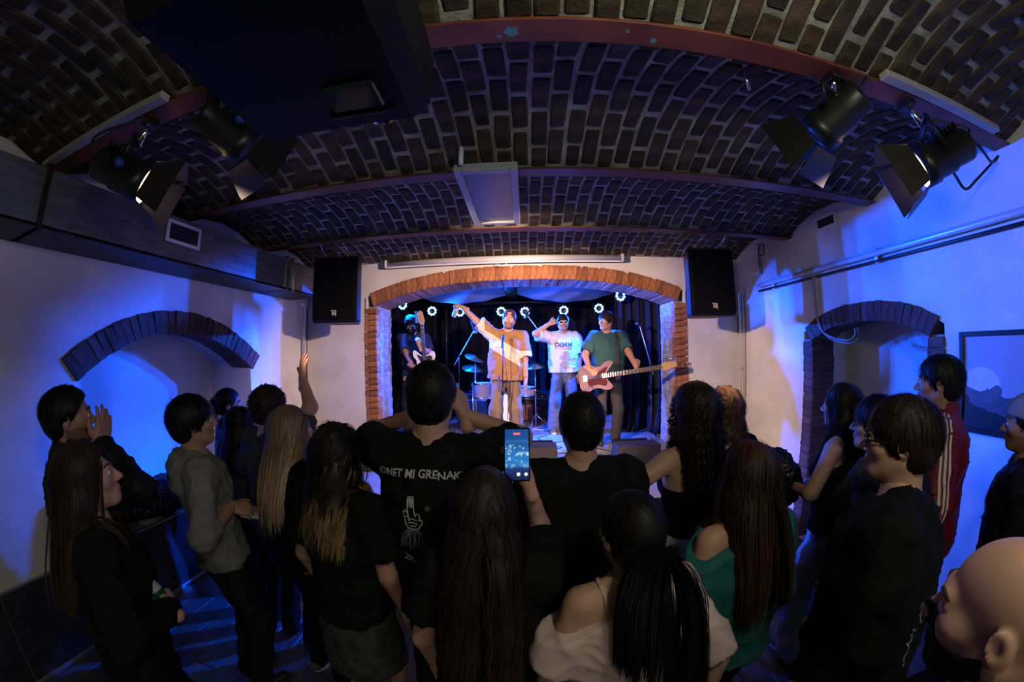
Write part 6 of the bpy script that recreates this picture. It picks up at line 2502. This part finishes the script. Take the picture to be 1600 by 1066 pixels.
# phones -----------------------------------------------------------------------
def screen_mat():
    m = bpy.data.materials.new('phone_screen')
    m.use_nodes = True
    nt = m.node_tree
    L = nt.links
    b = nt.nodes['Principled BSDF']
    b.inputs['Base Color'].default_value = (.01, .01, .01, 1)
    b.inputs['Roughness'].default_value = .1
    tc = nd(nt, 'ShaderNodeTexCoord')
    sp = nd(nt, 'ShaderNodeSeparateXYZ')
    L.new(tc.outputs['Object'], sp.inputs[0])
    cr = nd(nt, 'ShaderNodeValToRGB')
    mr = nd(nt, 'ShaderNodeMapRange')
    mr.inputs[1].default_value = -.075
    mr.inputs[2].default_value = .075
    L.new(sp.outputs['Z'], mr.inputs[0])
    L.new(mr.outputs[0], cr.inputs[0])
    e = cr.color_ramp.elements
    e[0].position, e[0].color = 0.0, (.003, .01, .05, 1)
    e[1].position, e[1].color = 1.0, (.006, .07, .30, 1)
    for p_, c_ in ((.22, (.01, .04, .20, 1)), (.30, (.02, .22, .60, 1)), (.52, (.02, .20, .62, 1)), (.70, (.01, .09, .34, 1)), (.78, (.02, .16, .45, 1)), (.80, (.007, .08, .33, 1))):
        q = e.new(p_)
        q.color = c_
    nz = nd(nt, 'ShaderNodeTexNoise')
    nz.inputs['Scale'].default_value = 95
    nz.inputs['Detail'].default_value = 2
    L.new(tc.outputs['Object'], nz.inputs[0])
    th = nd(nt, 'ShaderNodeMapRange')
    th.inputs[1].default_value = .52
    th.inputs[2].default_value = .66
    L.new(nz.outputs['Fac'], th.inputs[0])
    # brighter figures only across the middle of the picture
    c2 = nd(nt, 'ShaderNodeValToRGB')
    L.new(mr.outputs[0], c2.inputs[0])
    g = c2.color_ramp.elements
    g[0].position, g[0].color = .22, (0, 0, 0, 1)
    g[1].position, g[1].color = .72, (0, 0, 0, 1)
    q = g.new(.36)
    q.color = (1, 1, 1, 1)
    q = g.new(.62)
    q.color = (1, 1, 1, 1)
    mu = nd(nt, 'ShaderNodeMath', operation='MULTIPLY')
    L.new(th.outputs[0], mu.inputs[0])
    L.new(c2.outputs[0], mu.inputs[1])
    mx = nd(nt, 'ShaderNodeMix', data_type='RGBA')
    L.new(mu.outputs[0], mx.inputs[0])
    L.new(cr.outputs[0], mx.inputs[6])
    mx.inputs[7].default_value = (.45, .85, 1.0, 1)
    L.new(mx.outputs[2], b.inputs['Emission Color'])
    b.inputs['Emission Strength'].default_value = 0.9
    return m


def phone(label, c, face, up, lit=True):
    """face: direction the screen looks"""
    y = unit(face)
    z = unit(np.array(up, float) - y * (np.array(up) @ y))
    x = np.cross(y, z)
    t = thing('smartphone', label, 'phone')
    t.matrix_world = frame(-x, -y, z, c)          # local -Y = screen side
    MB().box((0, 0, 0), (.078, .009, .160), bev=.004).build('case', blackp, t)
    if lit:
        scr = MB().box((0, -.0048, 0), (.070, .0012, .150)).build('screen', screen_mat(), t)
        MB().box((0, -.0056, .062), (.020, .0006, .006)).build('recording_badge', mat('record_red', (.6, .1, .1), .4, emit=(1.0, .12, .14), estr=1.2), scr)
        for dx, r__ in ((0.0, .0055), (.022, .005)):
            MB().lathe([(0, .0006), (r__, .0005), (r__, 0)], (dx + .004, -.0056, -.058), (0, -1, 0), 14).build('screen_button', mat('screen_white', (.8, .8, .8), .4, emit=(.9, .95, 1.0), estr=.9), scr)
    MB().box((-.024, .006, .060), (.024, .004, .030), bev=.002).build('camera_bump', blackm, t)
    return t


PH_C = (-0.030, 1.005, 1.685)
phone('phone filming the band, held up by the woman in front', PH_C, (0.02, -1, .24), (0, 0, 1))
phone('phone held up before the face of the tall man', (-.40, 1.66, 1.80), (0, -1, .05), (1, 0, 0), True)

# green bottle in the hand of the laughing woman
W_, Rm_, hk_ = hand_frame(PW['B'], 'R')
bc = W_ + Rm_ @ (V3(0, .062, -.038) * hk_)
ba = unit(V3(-.22, -.12, 1))
bt = thing('beer_bottle', 'green glass bottle with white label held by the laughing woman', 'bottle')
Rb = look(unit(np.cross(ba, (1, 0, 0))), ba)
bt.matrix_world = frame(Rb[:, 0], Rb[:, 1], ba, bc - ba * .085)
green = mat('green_glass', (.010, .10, .035), .08, spec=.7, coat=.5)
MB().lathe([(0, 0), (.028, 0), (.0305, .006), (.0305, .125), (.026, .15), (.016, .18), (.0135, .20), (.0130, .235), (.0145, .237), (.0145, .246), (.0, .246)], (0, 0, 0), (0, 0, 1), 20).build('glass', green, bt)
MB().lathe([(.0312, .035), (.0312, .105)], (0, 0, 0), (0, 0, 1), 20).build('label', mat('paper_label', (.55, .55, .52), .6), bt)
MB().lathe([(.0275, .146), (.0172, .178), (.0143, .20), (.0138, .222)], (0, 0, 0), (0, 0, 1), 20).build('neck_label', mat('silver_label', (.55, .55, .53), .5), bt)

# can in the raised hand of the singer
W_, Rm_, hk_ = hand_frame(PW['singer'], 'R')
cc_ = W_ + Rm_ @ (V3(0, .070, -.044) * hk_)
cn = thing('drink_can', 'silver blue drink can tilted in the raised hand of the singer', 'can')
ca_ = unit(V3(.35, -.1, .9))
Rb = look(unit(np.cross(ca_, (1, 0, 0))), ca_)
cn.matrix_world = frame(Rb[:, 0], Rb[:, 1], ca_, cc_ - ca_ * .12)
MB().lathe([(0, 0), (.024, 0), (.030, .010), (.030, .150), (.026, .160), (.0, .160)], (0, 0, 0), (0, 0, 1), 20).build('can_body', mat('can_print', (.30, .34, .42), .3, .5, col2=(.75, .77, .8), scale=35), cn)
MB().lathe([(.026, .160), (.0265, .164), (.022, .164), (.020, .160), (0, .160)], (0, 0, 0), (0, 0, 1), 20).build('rim', chrome, cn)
MB().box((0, .008, .1645), (.012, .020, .002), bev=.001).build('pull_tab', chrome, cn)

# small white cup / paper in the hand of the hoodie man
W_, Rm_, hk_ = hand_frame(PW['C'], 'R')
pc_ = W_ + Rm_ @ (V3(0, .085, -.03) * hk_)
pp_ = thing('paper_flyer', 'folded white flyer in the hand of the hoodie man', 'flyer')
pp_.matrix_world = frame(Rm_[:, 0], Rm_[:, 1], Rm_[:, 2], pc_)
MB().box((0, .02, 0), (.07, .10, .0015)).build('front_sheet', mat('paper_white', (.7, .7, .7), .7), pp_)
MB().box((0, .02, .006), (.07, .10, .0015), rot=mrot((0, 1, 0), .15)).build('back_sheet', mat('paper_white', (.7, .7, .7), .7), pp_)


def heap(name, label, c, parts, m, cat, seed, amp=.018):
    f = Field()
    for (p, r) in parts:
        f.ell(p, r, .05)
    V, Q = f.mesh(.011)
    V = wrinkle(V, Q, amp, seed, 13)
    V = wrinkle(V, Q, amp * .4, seed + 3, 30)
    o = bpy.data.objects.new(name, mesh_np(name, V, Q))
    o.data.materials.append(m)
    COL.objects.link(o)
    o.location = c
    return tag(o, label, cat)


leather = mat('shiny_black_jacket', (.012, .012, .016), .28, bump=.3, bscale=60)
heap('jacket_pile', 'heap of shiny black jackets lying on the sill of the left recess', (-3.12, 1.95, .70), [((0, -.25, .07), (.20, .28, .10)), ((.02, .1, .10), (.22, .26, .13)), ((0, .38, .06), (.20, .22, .09)), ((.12, .05, .05), (.16, .3, .07))], leather, 'jackets', 5)
heap('bundled_jacket', 'shiny black jacket bundled in the arms of the light jeans woman', (1.44, 1.70, 1.22), [((0, 0, .05), (.10, .12, .13)), ((-.02, .02, -.12), (.08, .09, .12)), ((.05, -.05, -.02), (.07, .09, .12))], leather, 'jacket', 8, .014)
